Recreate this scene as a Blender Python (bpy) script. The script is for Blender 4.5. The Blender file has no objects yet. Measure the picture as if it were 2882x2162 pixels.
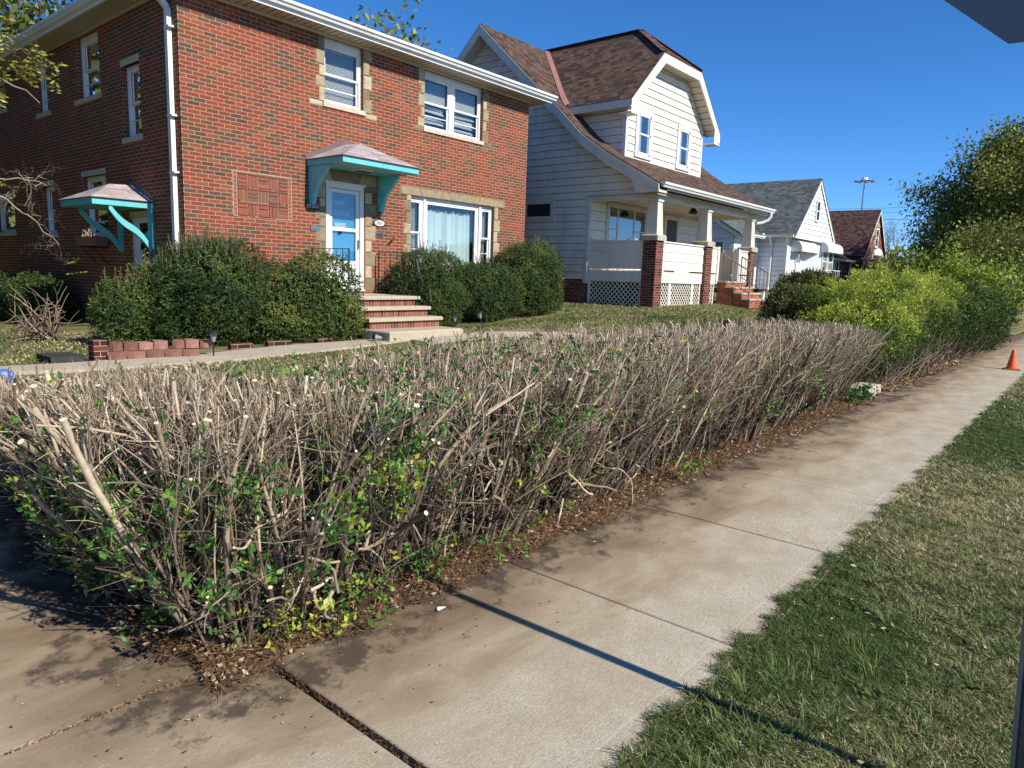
import bpy, math, random
import numpy as np
from mathutils import Vector, Matrix
D = bpy.data; C = bpy.context.scene.collection
R = math.radians
random.seed(7); rng = np.random.default_rng(11)

# ---------------------------------------------------------------- camera
YAW, PITCH, ROLL, EYE = R(39.898), R(8.795), R(1.954), 1.65
_f = Vector((math.cos(YAW)*math.cos(PITCH), math.sin(YAW)*math.cos(PITCH), -math.sin(PITCH)))
_r = Vector((math.sin(YAW), -math.cos(YAW), 0)); _u = _r.cross(_f)
r2 = _r*math.cos(ROLL)+_u*math.sin(ROLL); u2 = -_r*math.sin(ROLL)+_u*math.cos(ROLL)
cam_d = D.cameras.new('camera'); cam = D.objects.new('camera', cam_d); C.objects.link(cam)
M = Matrix((r2, u2, -_f)).transposed().to_4x4(); M.translation = (0, 0, EYE)
cam.matrix_world = M
cam_d.sensor_fit = 'HORIZONTAL'; cam_d.sensor_width = 36; cam_d.lens = 36*1976/2882
cam_d.clip_start = .05; cam_d.clip_end = 3000
bpy.context.scene.camera = cam

# ---------------------------------------------------------------- sky and sun
SUN_EL, SUN_AZ = R(37), R(1.6)          # sun stands over the street (-Y), a hair towards +X
w = D.worlds.new('World'); bpy.context.scene.world = w; w.use_nodes = True
nt = w.node_tree; sky = nt.nodes.new('ShaderNodeTexSky'); sky.sky_type = 'NISHITA'; sky.sun_disc = False
sky.sun_elevation = SUN_EL; sky.sun_rotation = R(180)-SUN_AZ
sky.altitude = 0; sky.air_density = .6; sky.dust_density = 0; sky.ozone_density = 7.0
bg = nt.nodes['Background']; bg.inputs['Strength'].default_value = .137
hs = nt.nodes.new('ShaderNodeHueSaturation'); hs.inputs['Saturation'].default_value = 1.15; hs.inputs['Value'].default_value = 1.0
nt.links.new(sky.outputs[0], hs.inputs['Color']); nt.links.new(hs.outputs[0], bg.inputs[0])
sd = D.lights.new('sun', 'SUN'); sd.energy = 4.6; sd.angle = R(.53); sd.color = (1, .93, .82)
so = D.objects.new('sun', sd); C.objects.link(so); so.location = (0, -30, 40)
sdir = Vector((math.sin(SUN_AZ)*math.cos(SUN_EL), -math.cos(SUN_AZ)*math.cos(SUN_EL), math.sin(SUN_EL)))
so.rotation_euler = (-sdir).to_track_quat('-Z', 'Y').to_euler()
vs = bpy.context.scene.view_settings
vs.view_transform = 'Standard'; vs.look = 'None'; vs.exposure = .5; vs.gamma = 1; vs.use_curve_mapping = False

# ---------------------------------------------------------------- object helpers
BASE = {}
def tag(o, label=None, cat=None, group=None, kind=None):
    if label: o['label'] = label
    if cat: o['category'] = cat
    if group: o['group'] = group
    if kind: o['kind'] = kind
    return o
def empty(name, loc, label, cat, group=None, world=True, rz=0):
    o = D.objects.new(name, None); C.objects.link(o); o.location = loc; o.rotation_euler = (0, 0, rz)
    o.empty_display_size = .2; BASE[o] = Vector(loc) if world else Vector((0, 0, 0))
    return tag(o, label, cat, group)
def link(name, me, parent=None, label=None):
    o = D.objects.new(name, me); C.objects.link(o)
    if parent is not None:
        o.parent = parent; o.location = -BASE.get(parent, Vector((0, 0, 0))); BASE[o] = Vector((0, 0, 0))
    if label: o['label'] = label
    return o
def copy_tree(o, parent=None):
    c = o.copy(); C.objects.link(c); c.parent = parent
    for ch in list(o.children): copy_tree(ch, c)
    return c

class MB:
    """mesh buffer: polygons in world (or local) metres, optional frame xf(u, d, z) for work on a wall"""
    def __init__(s, xf=None): s.v = []; s.f = []; s.t = []; s.m = []; s.xf = xf; s.tint = .5; s.mi = 0; s.sm = []
    def poly(s, pts, smooth=False):
        n = len(s.v)
        s.v += [tuple(s.xf(*p)) if s.xf else tuple(p) for p in pts]
        s.f.append(tuple(range(n, n+len(pts)))); s.t.append(s.tint); s.m.append(s.mi); s.sm.append(smooth); return s
    def box(s, x0, x1, y0, y1, z0, z1):
        a, b, c, d = (x0, y0), (x1, y0), (x1, y1), (x0, y1)
        P = lambda p, z: (p[0], p[1], z)
        s.poly([P(a, z1), P(b, z1), P(c, z1), P(d, z1)]); s.poly([P(d, z0), P(c, z0), P(b, z0), P(a, z0)])
        for p, q in ((a, b), (b, c), (c, d), (d, a)): s.poly([P(p, z0), P(q, z0), P(q, z1), P(p, z1)])
        return s
    def bbox(s, x0, x1, y0, y1, z0, z1, c=.01):
        """box with chamfered top edges"""
        s.box(x0, x1, y0, y1, z0, z1-c)
        s.f.pop(-6); s.t.pop(); s.m.pop(); s.sm.pop()
        a = [(x0, y0), (x1, y0), (x1, y1), (x0, y1)]; b = [(x0+c, y0+c), (x1-c, y0+c), (x1-c, y1-c), (x0+c, y1-c)]
        for i in range(4):
            j = (i+1) % 4
            s.poly([(*a[i], z1-c), (*a[j], z1-c), (*b[j], z1), (*b[i], z1)])
        s.poly([(*p, z1) for p in b]); return s
    def extr(s, prof, vec, caps=True):
        """profile of 3-D points swept by vec"""
        q = [tuple(Vector(p)+Vector(vec)) for p in prof]; n = len(prof)
        for i in range(n):
            j = (i+1) % n; s.poly([prof[i], prof[j], q[j], q[i]])
        if caps: s.poly(prof[::-1]); s.poly(q)
        return s
    def slab(s, pts, th):
        """thick sheet: polygon pts and the same lowered by th along its normal"""
        n = (Vector(pts[1])-Vector(pts[0])).cross(Vector(pts[2])-Vector(pts[0])).normalized()
        if n.z < 0: n = -n
        q = [tuple(Vector(p)-n*th) for p in pts]
        s.poly(pts); s.poly(q[::-1])
        for i in range(len(pts)):
            j = (i+1) % len(pts); s.poly([pts[i], q[i], q[j], pts[j]])
        return s
    def bar(s, a, b, w, h=None, up=(0, 0, 1)):
        """rectangular bar between two points"""
        a = Vector(a); b = Vector(b); h = h or w; t = (b-a).normalized(); up = Vector(up)
        if abs(t.dot(up)) > .95: up = Vector((0, 1, 0))
        x = t.cross(up).normalized()*w/2; y = x.cross(t).normalized()*h/2
        A = [a-x-y, a+x-y, a+x+y, a-x+y]; B = [p+(b-a) for p in A]
        for i in range(4):
            j = (i+1) % 4; s.poly([A[i], A[j], B[j], B[i]])
        s.poly(A[::-1]); s.poly(B); return s
    def tube(s, pts, rad, n=8, caps=True):
        pts = [Vector(p) for p in pts]; rad = rad if hasattr(rad, '__len__') else [rad]*len(pts)
        rings = []; ref = Vector((.31, .67, .2)).normalized()
        for i, p in enumerate(pts):
            t = (pts[min(i+1, len(pts)-1)]-pts[max(i-1, 0)]).normalized()
            x = t.cross(ref).normalized(); y = t.cross(x)
            rings.append([p+(x*math.cos(k*2*math.pi/n)+y*math.sin(k*2*math.pi/n))*rad[i] for k in range(n)])
        for a, b in zip(rings, rings[1:]):
            for k in range(n): s.poly([a[k], a[(k+1) % n], b[(k+1) % n], b[k]], True)
        if caps: s.poly(rings[0][::-1]); s.poly(rings[-1])
        return s
    def lathe(s, prof, c=(0, 0, 0), n=20, smooth=True):
        for (r0, z0), (r1, z1) in zip(prof, prof[1:]):
            for k in range(n):
                a, b = 2*math.pi*k/n, 2*math.pi*(k+1)/n
                P = lambda r, z, t: (c[0]+r*math.cos(t), c[1]+r*math.sin(t), c[2]+z)
                if r1 < 1e-6: s.poly([P(r0, z0, a), P(r0, z0, b), P(0, z1, a)], smooth)
                elif r0 < 1e-6: s.poly([P(0, z0, a), P(r1, z1, b), P(r1, z1, a)], smooth)
                else: s.poly([P(r0, z0, a), P(r0, z0, b), P(r1, z1, b), P(r1, z1, a)], smooth)
        return s
    def mesh(s, name, mat):
        me = D.meshes.new(name); me.from_pydata([tuple(p) for p in s.v], [], s.f)
        for m in (mat if isinstance(mat, (list, tuple)) else [mat]): me.materials.append(m)
        me.polygons.foreach_set('material_index', s.m); me.polygons.foreach_set('use_smooth', s.sm)
        at = me.attributes.new('tint', 'FLOAT', 'FACE'); at.data.foreach_set('value', s.t)
        uv = me.uv_layers.new(name='UVMap').data; Z = Vector((0, 0, 1))
        for p in me.polygons:
            n = p.normal
            if abs(n.z) > .98 or n.length < .5: h = Vector((1, 0, 0)); u = Vector((0, 1, 0))
            else:
                h = Z.cross(n).normalized(); u = n.cross(h)
                if u.z < 0: u = -u
                if abs(h.x) > abs(h.y):
                    if h.x < 0: h = -h
                elif h.y < 0: h = -h
            for li in p.loop_indices:
                c = me.vertices[me.loops[li].vertex_index].co; uv[li].uv = (c.dot(h), c.dot(u))
        me.update(); return me
    def build(s, name, mat, parent=None, label=None): return link(name, s.mesh(name, mat), parent, label)
    def thing(s, name, mat, base, label, cat, group=None):
        """one mesh as a top-level thing with its origin at base"""
        b = Vector(base); s.v = [tuple(Vector(p)-b) for p in s.v]
        o = link(name, s.mesh(name, mat)); o.location = b; return tag(o, label, cat, group)

def mesh_np(name, V, F, mat, tint=None, smooth=False):
    """V (n,3); F list of int arrays (m,k); tint per face or None"""
    me = D.meshes.new(name); nv = len(V); me.vertices.add(nv)
    me.vertices.foreach_set('co', np.ascontiguousarray(V, np.float32).ravel())
    loops = np.concatenate([f.ravel() for f in F]).astype(np.int32)
    cnt = np.concatenate([np.full(len(f), f.shape[1]) for f in F]).astype(np.int32)
    st = np.concatenate([[0], np.cumsum(cnt)[:-1]]).astype(np.int32)
    me.loops.add(len(loops)); me.loops.foreach_set('vertex_index', loops)
    me.polygons.add(len(cnt)); me.polygons.foreach_set('loop_start', st); me.polygons.foreach_set('loop_total', cnt)
    if smooth: me.polygons.foreach_set('use_smooth', np.ones(len(cnt), bool))
    for m in (mat if isinstance(mat, (list, tuple)) else [mat]): me.materials.append(m)
    if tint is not None:
        at = me.attributes.new('tint', 'FLOAT', 'FACE'); at.data.foreach_set('value', np.ascontiguousarray(tint, np.float32))
    me.update(calc_edges=True); me.validate(); return me

def nrm(a): return a/np.maximum(np.linalg.norm(a, axis=-1, keepdims=True), 1e-9)
class NB:
    """numpy buffer for foliage, stems, grass"""
    def __init__(s): s.V = []; s.F = {}; s.T = {}; s.n = 0
    def _add(s, V, F, T):
        k = F.shape[1]; s.V.append(V.reshape(-1, 3)); s.F.setdefault(k, []).append(F+s.n); s.T.setdefault(k, []).append(T); s.n += V.size//3
    def leaves(s, P, ax, nr, L, W, tint, fold=.15):
        """diamond leaf quads at P along ax, width dir from nr"""
        N = len(P); ax = nrm(ax); b = nrm(np.cross(ax, nr)); n = np.cross(ax, b)
        L = np.broadcast_to(L, N)[:, None]; W = np.broadcast_to(W, N)[:, None]
        mid = P+ax*L*.45
        V = np.stack([P, mid+b*W*.5+n*W*fold, P+ax*L, mid-b*W*.5+n*W*fold], 1)
        s._add(V, np.arange(N*4).reshape(N, 4), np.broadcast_to(tint, N).copy())
    def tubes(s, P, Rd, n, tint):
        """P (M,k,3) centre lines, Rd (M,k) radii"""
        M, k, _ = P.shape
        T = np.empty_like(P); T[:, 1:-1] = P[:, 2:]-P[:, :-2]; T[:, 0] = P[:, 1]-P[:, 0]; T[:, -1] = P[:, -1]-P[:, -2]
        T = nrm(T); ref = nrm(np.array([.31, .67, .2])); x = nrm(np.cross(T, ref)); y = np.cross(T, x)
        a = np.arange(n)*2*np.pi/n
        ring = P[:, :, None]+(x[:, :, None]*np.cos(a)[:, None]+y[:, :, None]*np.sin(a)[:, None])*Rd[:, :, None, None]
        i = np.arange(M*k*n).reshape(M, k, n); j = np.roll(i, -1, 2)
        F = np.stack([i[:, :-1], j[:, :-1], j[:, 1:], i[:, 1:]], -1).reshape(-1, 4)
        tint = np.asarray(tint, float)
        s._add(ring, F, np.repeat(tint.ravel(), n) if tint.ndim == 2 else np.repeat(np.broadcast_to(tint, M), (k-1)*n))
    def caps(s, P, ax, r, n, tint):
        M = len(P); ax = nrm(ax); ref = nrm(np.array([.31, .67, .2])); x = nrm(np.cross(ax, ref)); y = np.cross(ax, x)
        a = np.arange(n)*2*np.pi/n
        V = P[:, None]+(x[:, None]*np.cos(a)[:, None]+y[:, None]*np.sin(a)[:, None])*np.broadcast_to(r, M)[:, None, None]
        s._add(V, np.arange(M*n).reshape(M, n), np.broadcast_to(tint, M).copy())
    def blades(s, P, lean, H, W, tint):
        """bent grass blades: quad + tip triangle"""
        N = len(P); side = nrm(np.cross(lean, np.array([0, 0, 1.]))+rng.normal(0, .3, (N, 3))*np.array([1, 1, 0]))
        H = H[:, None]; W = W[:, None]; up = np.array([0, 0, 1.])
        m = P+up*H*.55+lean*H*.3; t = P+up*H*.85+lean*H*1.0
        V = np.stack([P-side*W/2, P+side*W/2, m+side*W*.4, m-side*W*.4, t], 1)
        i = np.arange(N*5).reshape(N, 5); n0 = s.n
        s.V.append(V.reshape(-1, 3)); s.n += N*5
        s.F.setdefault(4, []).append(i[:, :4]+n0); s.T.setdefault(4, []).append(tint)
        s.F.setdefault(3, []).append(i[:, [3, 2, 4]]+n0); s.T.setdefault(3, []).append(tint)
    def mesh(s, name, mat, smooth=False):
        ks = sorted(s.F); V = np.concatenate(s.V)
        return mesh_np(name, V, [np.concatenate(s.F[k]) for k in ks], mat, np.concatenate([np.concatenate(s.T[k]) for k in ks]), smooth)
    def build(s, name, mat, parent=None, label=None, smooth=False): return link(name, s.mesh(name, mat, smooth), parent, label)
    def shift(s, b): s.V = [v-np.array(b) for v in s.V]; return s

def fbm(x, y, sc=1., seed=0, oct=3):
    r = np.random.default_rng(seed); o = np.zeros_like(x); a = 1.; tot = 0
    for k in range(oct):
        for _ in range(5):
            th = r.uniform(0, 6.28); fq = sc*2**k*r.uniform(.7, 1.3); ph = r.uniform(0, 6.28)
            o += a*np.sin((x*np.cos(th)+y*np.sin(th))*fq+ph)*.45
        tot += a; a *= .6
    return np.clip(.5+.5*o/tot, 0, 1)

# ---------------------------------------------------------------- terrain
HX = ([-40, 0, 4, 8, 12, 15, 17.5, 23, 30, 42, 60, 120], [.2, .3, .4, .42, .56, .78, .96, 1.0, 1.25, 1.4, 1.5, 1.5])
def ground(x, y):
    x = np.asarray(x, float); y = np.asarray(y, float)
    t = np.clip((y-2.9)/6.3, 0, 1); t = t*.55+.45*t*t*(3-2*t)
    back = 1-.6*np.clip((y-12)/6, 0, 1)*np.clip((6-x)/3, 0, 1)
    return np.interp(x, *HX)*t*back
def gz(x, y): return float(ground(x, y))

# ---------------------------------------------------------------- materials
def mat(name):
    m = D.materials.new(name); m.use_nodes = True; n = m.node_tree.nodes; n.clear()
    return m, m.node_tree
class G:
    """tiny node-graph helper"""
    def __init__(s, name):
        s.m, s.t = mat(name); s.out = s.n('OutputMaterial')
    def n(s, typ, **kw):
        x = s.t.nodes.new('ShaderNode'+typ)
        for k, v in kw.items():
            if k.startswith('_'): setattr(x, k[1:], v)
            else: s.set(x.inputs[k.replace('__', ' ')], v)
        return x
    def set(s, sock, v):
        if isinstance(v, bpy.types.NodeSocket): s.t.links.new(v, sock)
        elif isinstance(v, bpy.types.Node): s.t.links.new(v.outputs[0], sock)
        elif isinstance(v, (tuple, list)) and len(v) == 3 and sock.type == 'RGBA': sock.default_value = (*v, 1)
        else: sock.default_value = v
    def math(s, op, a, b=0., c=None, clamp=False):
        x = s.t.nodes.new('ShaderNodeMath'); x.operation = op; x.use_clamp = clamp
        s.set(x.inputs[0], a); s.set(x.inputs[1], b)
        if c is not None: s.set(x.inputs[2], c)
        return x.outputs[0]
    def ramp(s, fac, stops, interp='LINEAR'):
        x = s.t.nodes.new('ShaderNodeValToRGB'); x.color_ramp.interpolation = interp; e = x.color_ramp.elements
        while len(e) < len(stops): e.new(.5)
        for el, (p, c) in zip(e, stops): el.position = p; el.color = (*c, 1) if len(c) == 3 else c
        s.set(x.inputs[0], fac); return x.outputs[0]
    def mix(s, fac, a, b, blend='MIX'):
        x = s.t.nodes.new('ShaderNodeMix'); x.data_type = 'RGBA'; x.blend_type = blend
        s.set(x.inputs[0], fac); s.set(x.inputs[6], a); s.set(x.inputs[7], b); return x.outputs[2]
    def noise(s, vec, scale, detail=4, rough=.55, dist=0.):
        return s.n('TexNoise', Vector=vec, Scale=scale, Detail=detail, Roughness=rough, Distortion=dist).outputs[0]
    def obj(s): return s.n('TexCoord').outputs['Object']
    def uv(s): return s.n('TexCoord').outputs['UV']
    def xyz(s, v): return s.n('SeparateXYZ', Vector=v).outputs
    def mapping(s, v, scale=(1, 1, 1), rot=(0, 0, 0)):
        x = s.n('Mapping', Vector=v); x.inputs['Scale'].default_value = scale; x.inputs['Rotation'].default_value = rot; return x.outputs[0]
    def bump(s, h, strength=.3, dist=.01, normal=None):
        x = s.n('Bump', Strength=strength, Distance=dist, Height=h)
        if normal is not None: s.set(x.inputs['Normal'], normal)
        return x.outputs[0]
    def pbr(s, col, rough=.8, bump=None, **kw):
        b = s.n('BsdfPrincipled'); s.set(b.inputs['Base Color'], col); s.set(b.inputs['Roughness'], rough)
        if rough > .79: b.inputs['Specular IOR Level'].default_value = .12
        for k, v in kw.items(): s.set(b.inputs[k.replace('__', ' ')], v)
        if bump is not None: s.set(b.inputs['Normal'], bump)
        s.t.links.new(b.outputs[0], s.out.inputs[0]); return s.m

def m_plain(name, col, rough=.6, var=.12, sc=3., bumpst=.15, bsc=60., metal=0., dirt=None):
    g = G(name); o = g.obj(); nz = g.noise(o, sc, 5); a = tuple(c*(1-var) for c in col); b = tuple(min(1, c*(1+var)) for c in col)
    c = g.ramp(nz, [(.3, a), (.7, b)])
    if dirt:
        dn = g.noise(g.mapping(o, (1, 1, .3)), 2.2, 6, .65)
        c = g.mix(g.ramp(dn, [(.52, (0, 0, 0)), (.75, (1, 1, 1))]), c, dirt)
    return g.pbr(c, rough, g.bump(g.noise(o, bsc, 3), bumpst, .004), Metallic=metal)
def m_tint(name, stops, rough=.8, bsc=40., bst=.3, bd=.004, trans=0., spec=.3, nmul=.25, nsc=9.):
    """colour picked per face by the tint attribute"""
    g = G(name); a = g.n('Attribute', _attribute_name='tint').outputs['Fac']
    c = g.ramp(a, stops)
    o = g.obj(); k = g.noise(o, nsc, 4); c = g.mix(nmul, c, g.ramp(k, [(.25, (.25, .25, .25)), (.75, (.8, .8, .8))]), 'OVERLAY')
    bp = g.bump(g.noise(o, bsc, 4), bst, bd) if bst else None
    g.pbr(c, rough, bp)
    p = [n for n in g.t.nodes if n.type == 'BSDF_PRINCIPLED'][0]; p.inputs['Specular IOR Level'].default_value = spec
    if trans:
        tr = g.n('BsdfTranslucent', Color=g.mix(.5, c, (.5, .6, .05), 'MULTIPLY') if False else c); mx = g.n('MixShader', Fac=trans)
        g.t.links.new(p.outputs[0], mx.inputs[1]); g.t.links.new(tr.outputs[0], mx.inputs[2]); g.t.links.new(mx.outputs[0], g.out.inputs[0])
    return g.m
def m_brick(name, stops, mortar, L=.2135, Hh=.0677, ms=.0052, rough=.85, bias=0., soot=0.):
    g = G(name); u = g.uv()
    wob = g.n('VectorMath', _operation='ADD'); g.set(wob.inputs[0], u)
    dn = g.n('VectorMath', _operation='SCALE'); g.set(dn.inputs[0], g.n('TexNoise', Vector=u, Scale=9., Detail=2).outputs[1]); dn.inputs['Scale'].default_value = .0045
    g.set(wob.inputs[1], dn.outputs[0])
    b = g.n('TexBrick', Vector=wob.outputs[0], Scale=1., Color1=(0, 0, 0), Color2=(1, 1, 1), Mortar=(0, 0, 0))
    b.inputs['Mortar Size'].default_value = ms; b.inputs['Mortar Smooth'].default_value = .25; b.inputs['Bias'].default_value = bias
    b.inputs['Brick Width'].default_value = L; b.inputs['Row Height'].default_value = Hh; b.offset = .5
    col = g.ramp(b.outputs['Color'], stops)
    fine = g.noise(u, 160, 4, .7); col = g.mix(.5, col, g.ramp(fine, [(.3, (.22, .22, .22)), (.7, (.8, .8, .8))]), 'OVERLAY')
    big = g.noise(u, .9, 5, .65); col = g.mix(.42, col, g.ramp(big, [(.3, (.35, .35, .35)), (.7, (.65, .65, .65))]), 'OVERLAY')
    mo = g.mix(g.ramp(g.noise(u, 14, 4), [(.35, (0, 0, 0)), (.75, (.5, .5, .5))]), mortar, tuple(c*.55 for c in mortar))
    c = g.mix(b.outputs['Fac'], col, mo)
    h = g.math('SUBTRACT', g.math('MULTIPLY', fine, .35), b.outputs['Fac'])
    return g.pbr(c, rough, g.bump(h, .7, .006))
def m_shingle(name, stops, row=.13, w=.19, rough=.95):
    g = G(name); u = g.uv()
    b = g.n('TexBrick', Vector=u, Scale=1., Color1=(0, 0, 0), Color2=(1, 1, 1), Mortar=(0, 0, 0))
    b.inputs['Mortar Size'].default_value = .004; b.inputs['Mortar Smooth'].default_value = .1; b.inputs['Brick Width'].default_value = w
    b.inputs['Row Height'].default_value = row; b.offset = .37; b.offset_frequency = 2
    col = g.ramp(b.outputs['Color'], stops)
    col = g.mix(.6, col, g.ramp(g.noise(u, 90, 3, .7), [(.3, (.2, .2, .2)), (.7, (.8, .8, .8))]), 'OVERLAY')
    col = g.mix(.14, col, g.ramp(g.noise(u, 1.1, 5), [(.3, (.3, .3, .3)), (.7, (.7, .7, .7))]), 'OVERLAY')
    y = g.xyz(u)[1]; saw = g.math('FRACT', g.math('DIVIDE', y, row))
    edge = g.math('LESS_THAN', saw, .1)
    col = g.mix(g.math('MULTIPLY', edge, .55), col, (.012, .01, .01))
    h = g.math('ADD', g.math('MULTIPLY', saw, -1.), g.math('MULTIPLY', b.outputs['Color'], .5))
    return g.pbr(col, rough, g.bump(h, .8, .012))
def m_glass(name, tint=(.02, .025, .03), refl=.5):
    g = G(name); fr = g.n('Fresnel', IOR=1.52).outputs[0]; f = g.math('ADD', g.math('MULTIPLY', fr, 1.6), .04*refl*2, clamp=True)
    tr = g.n('BsdfTransparent', Color=(.78, .82, .82)); gl = g.n('BsdfGlossy', Color=(1, 1, 1), Roughness=.01)
    wv = g.noise(g.obj(), 1.3, 2); gl.inputs['Normal'].default_value = (0, 0, 0)
    g.set(gl.inputs['Normal'], g.bump(wv, .05, .05))
    mx = g.n('MixShader', Fac=f); g.t.links.new(tr.outputs[0], mx.inputs[1]); g.t.links.new(gl.outputs[0], mx.inputs[2])
    g.t.links.new(mx.outputs[0], g.out.inputs[0]); return g.m

K = {}
red_stops = [(0, (.085, .056, .042)), (.12, (.11, .068, .045)), (.30, (.145, .064, .040)), (.42, (.185, .056, .033)), (.65, (.22, .056, .031)), (.85, (.255, .062, .034)), (1, (.235, .088, .050))]
K['brick'] = m_brick('red_brown_brick', red_stops, (.54, .37, .24), ms=.0046)
K['brick_dark'] = m_brick('dark_red_brick', [(0, (.04, .018, .014)), (.5, (.12, .035, .026)), (1, (.2, .06, .04))], (.42, .3, .25), soot=1)
K['brick_step'] = m_brick('step_brick', [(0, (.12, .04, .03)), (.5, (.22, .065, .04)), (1, (.28, .11, .07))], (.42, .33, .25), L=.0677, Hh=.24)
K['brick_orange'] = m_brick('orange_step_brick', [(0, (.2, .06, .035)), (.5, (.34, .1, .055)), (1, (.4, .14, .08))], (.4, .28, .2))
K['white'] = m_plain('white_paint', (.74, .75, .74), .45, .05, 2, .08, dirt=(.55, .54, .5))
K['soffit'] = m_plain('cream_soffit', (.50, .44, .35), .55, .06, 2, .08)
K['limestone'] = m_plain('limestone_sill', (.52, .46, .36), .85, .15, 8, .5, 80)
K['stone'] = m_tint('tan_stone', [(0, (.17, .135, .085)), (.5, (.32, .255, .155)), (1, (.46, .38, .25))], .9, 26, .9, .012, nmul=.45)
K['cream'] = m_plain('cream_siding', (.74, .675, .575), .55, .05, 1.5, .06, dirt=(.56, .49, .40))
K['cream_paint'] = m_plain('cream_trim', (.60, .56, .48), .6, .07, 2, .1, dirt=(.45, .4, .33))
K['greywhite'] = m_plain('pale_siding', (.70, .71, .72), .5, .05, 1.5, .06, dirt=(.6, .6, .6))
K['turq'] = m_plain('turquoise_paint', (.13, .50, .53), .55, .08, 4, .15)
K['turq_d'] = m_plain('turquoise_ceiling_paint', (.17, .42, .42), .6, .06, 3, .1)
K['bluedoor'] = m_plain('blue_door_paint', (.05, .35, .62), .5, .08, 5, .1)
K['darkblue'] = m_plain('dark_blue_door', (.02, .035, .07), .4)
K['black'] = m_plain('black_iron', (.012, .012, .013), .45, .1, 20, .2)
K['iron_tan'] = m_plain('tan_iron', (.30, .22, .17), .55, .15, 20, .2)
K['concrete_cap'] = m_plain('weathered_concrete', (.44, .40, .32), .9, .22, 9, .6, 60, dirt=(.22, .2, .16))
K['aggregate'] = m_plain('pebble_concrete', (.44, .375, .275), .9, .3, 60, .8, 45)
K['interior'] = m_plain('unlit_dark', (.035, .033, .032), .9)  # near-black colour stands for the dark of unlit rooms and underfloor
K['blind'] = m_plain('white_blind', (.72, .72, .70), .6, .04)
K['curtain'] = m_plain('pale_blue_curtain', (.60, .72, .72), .8, .04)
K['sheer'] = m_plain('white_sheer_curtain', (.62, .62, .6), .85, .05)
K['glass'] = m_glass('window_glass')
K['glass_r'] = m_glass('reflective_glass', refl=1.8)
K['roof_brown'] = m_shingle('brown_shingles', [(0, (.050, .032, .025)), (.3, (.082, .053, .040)), (.7, (.115, .075, .056)), (1, (.15, .10, .076))])
K['roof_grey'] = m_shingle('grey_shingles', [(0, (.075, .085, .09)), (.5, (.115, .13, .135)), (1, (.16, .175, .18))])
K['roof_dark'] = m_shingle('dark_brown_shingles', [(0, (.05, .03, .028)), (.5, (.11, .06, .053)), (1, (.16, .09, .08))])
K['roof_canopy'] = m_shingle('grey_pink_shingles', [(0, (.30, .24, .24)), (.5, (.40, .34, .335)), (1, (.48, .42, .41))], .12, .3)
K['flash'] = m_plain('pink_brown_flashing', (.34, .17, .14), .5)
K['flash_d'] = m_plain('brown_metal_flashing', (.14, .10, .09), .45)
K['dark_screen'] = m_plain('dark_screen', (.03, .03, .03), .6)
K['galv'] = m_plain('galvanised_steel', (.20, .22, .25), .42, .15, 14, .15, metal=.6)
K['plastic_b'] = m_plain('brown_plastic', (.22, .10, .08), .6)
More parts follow.
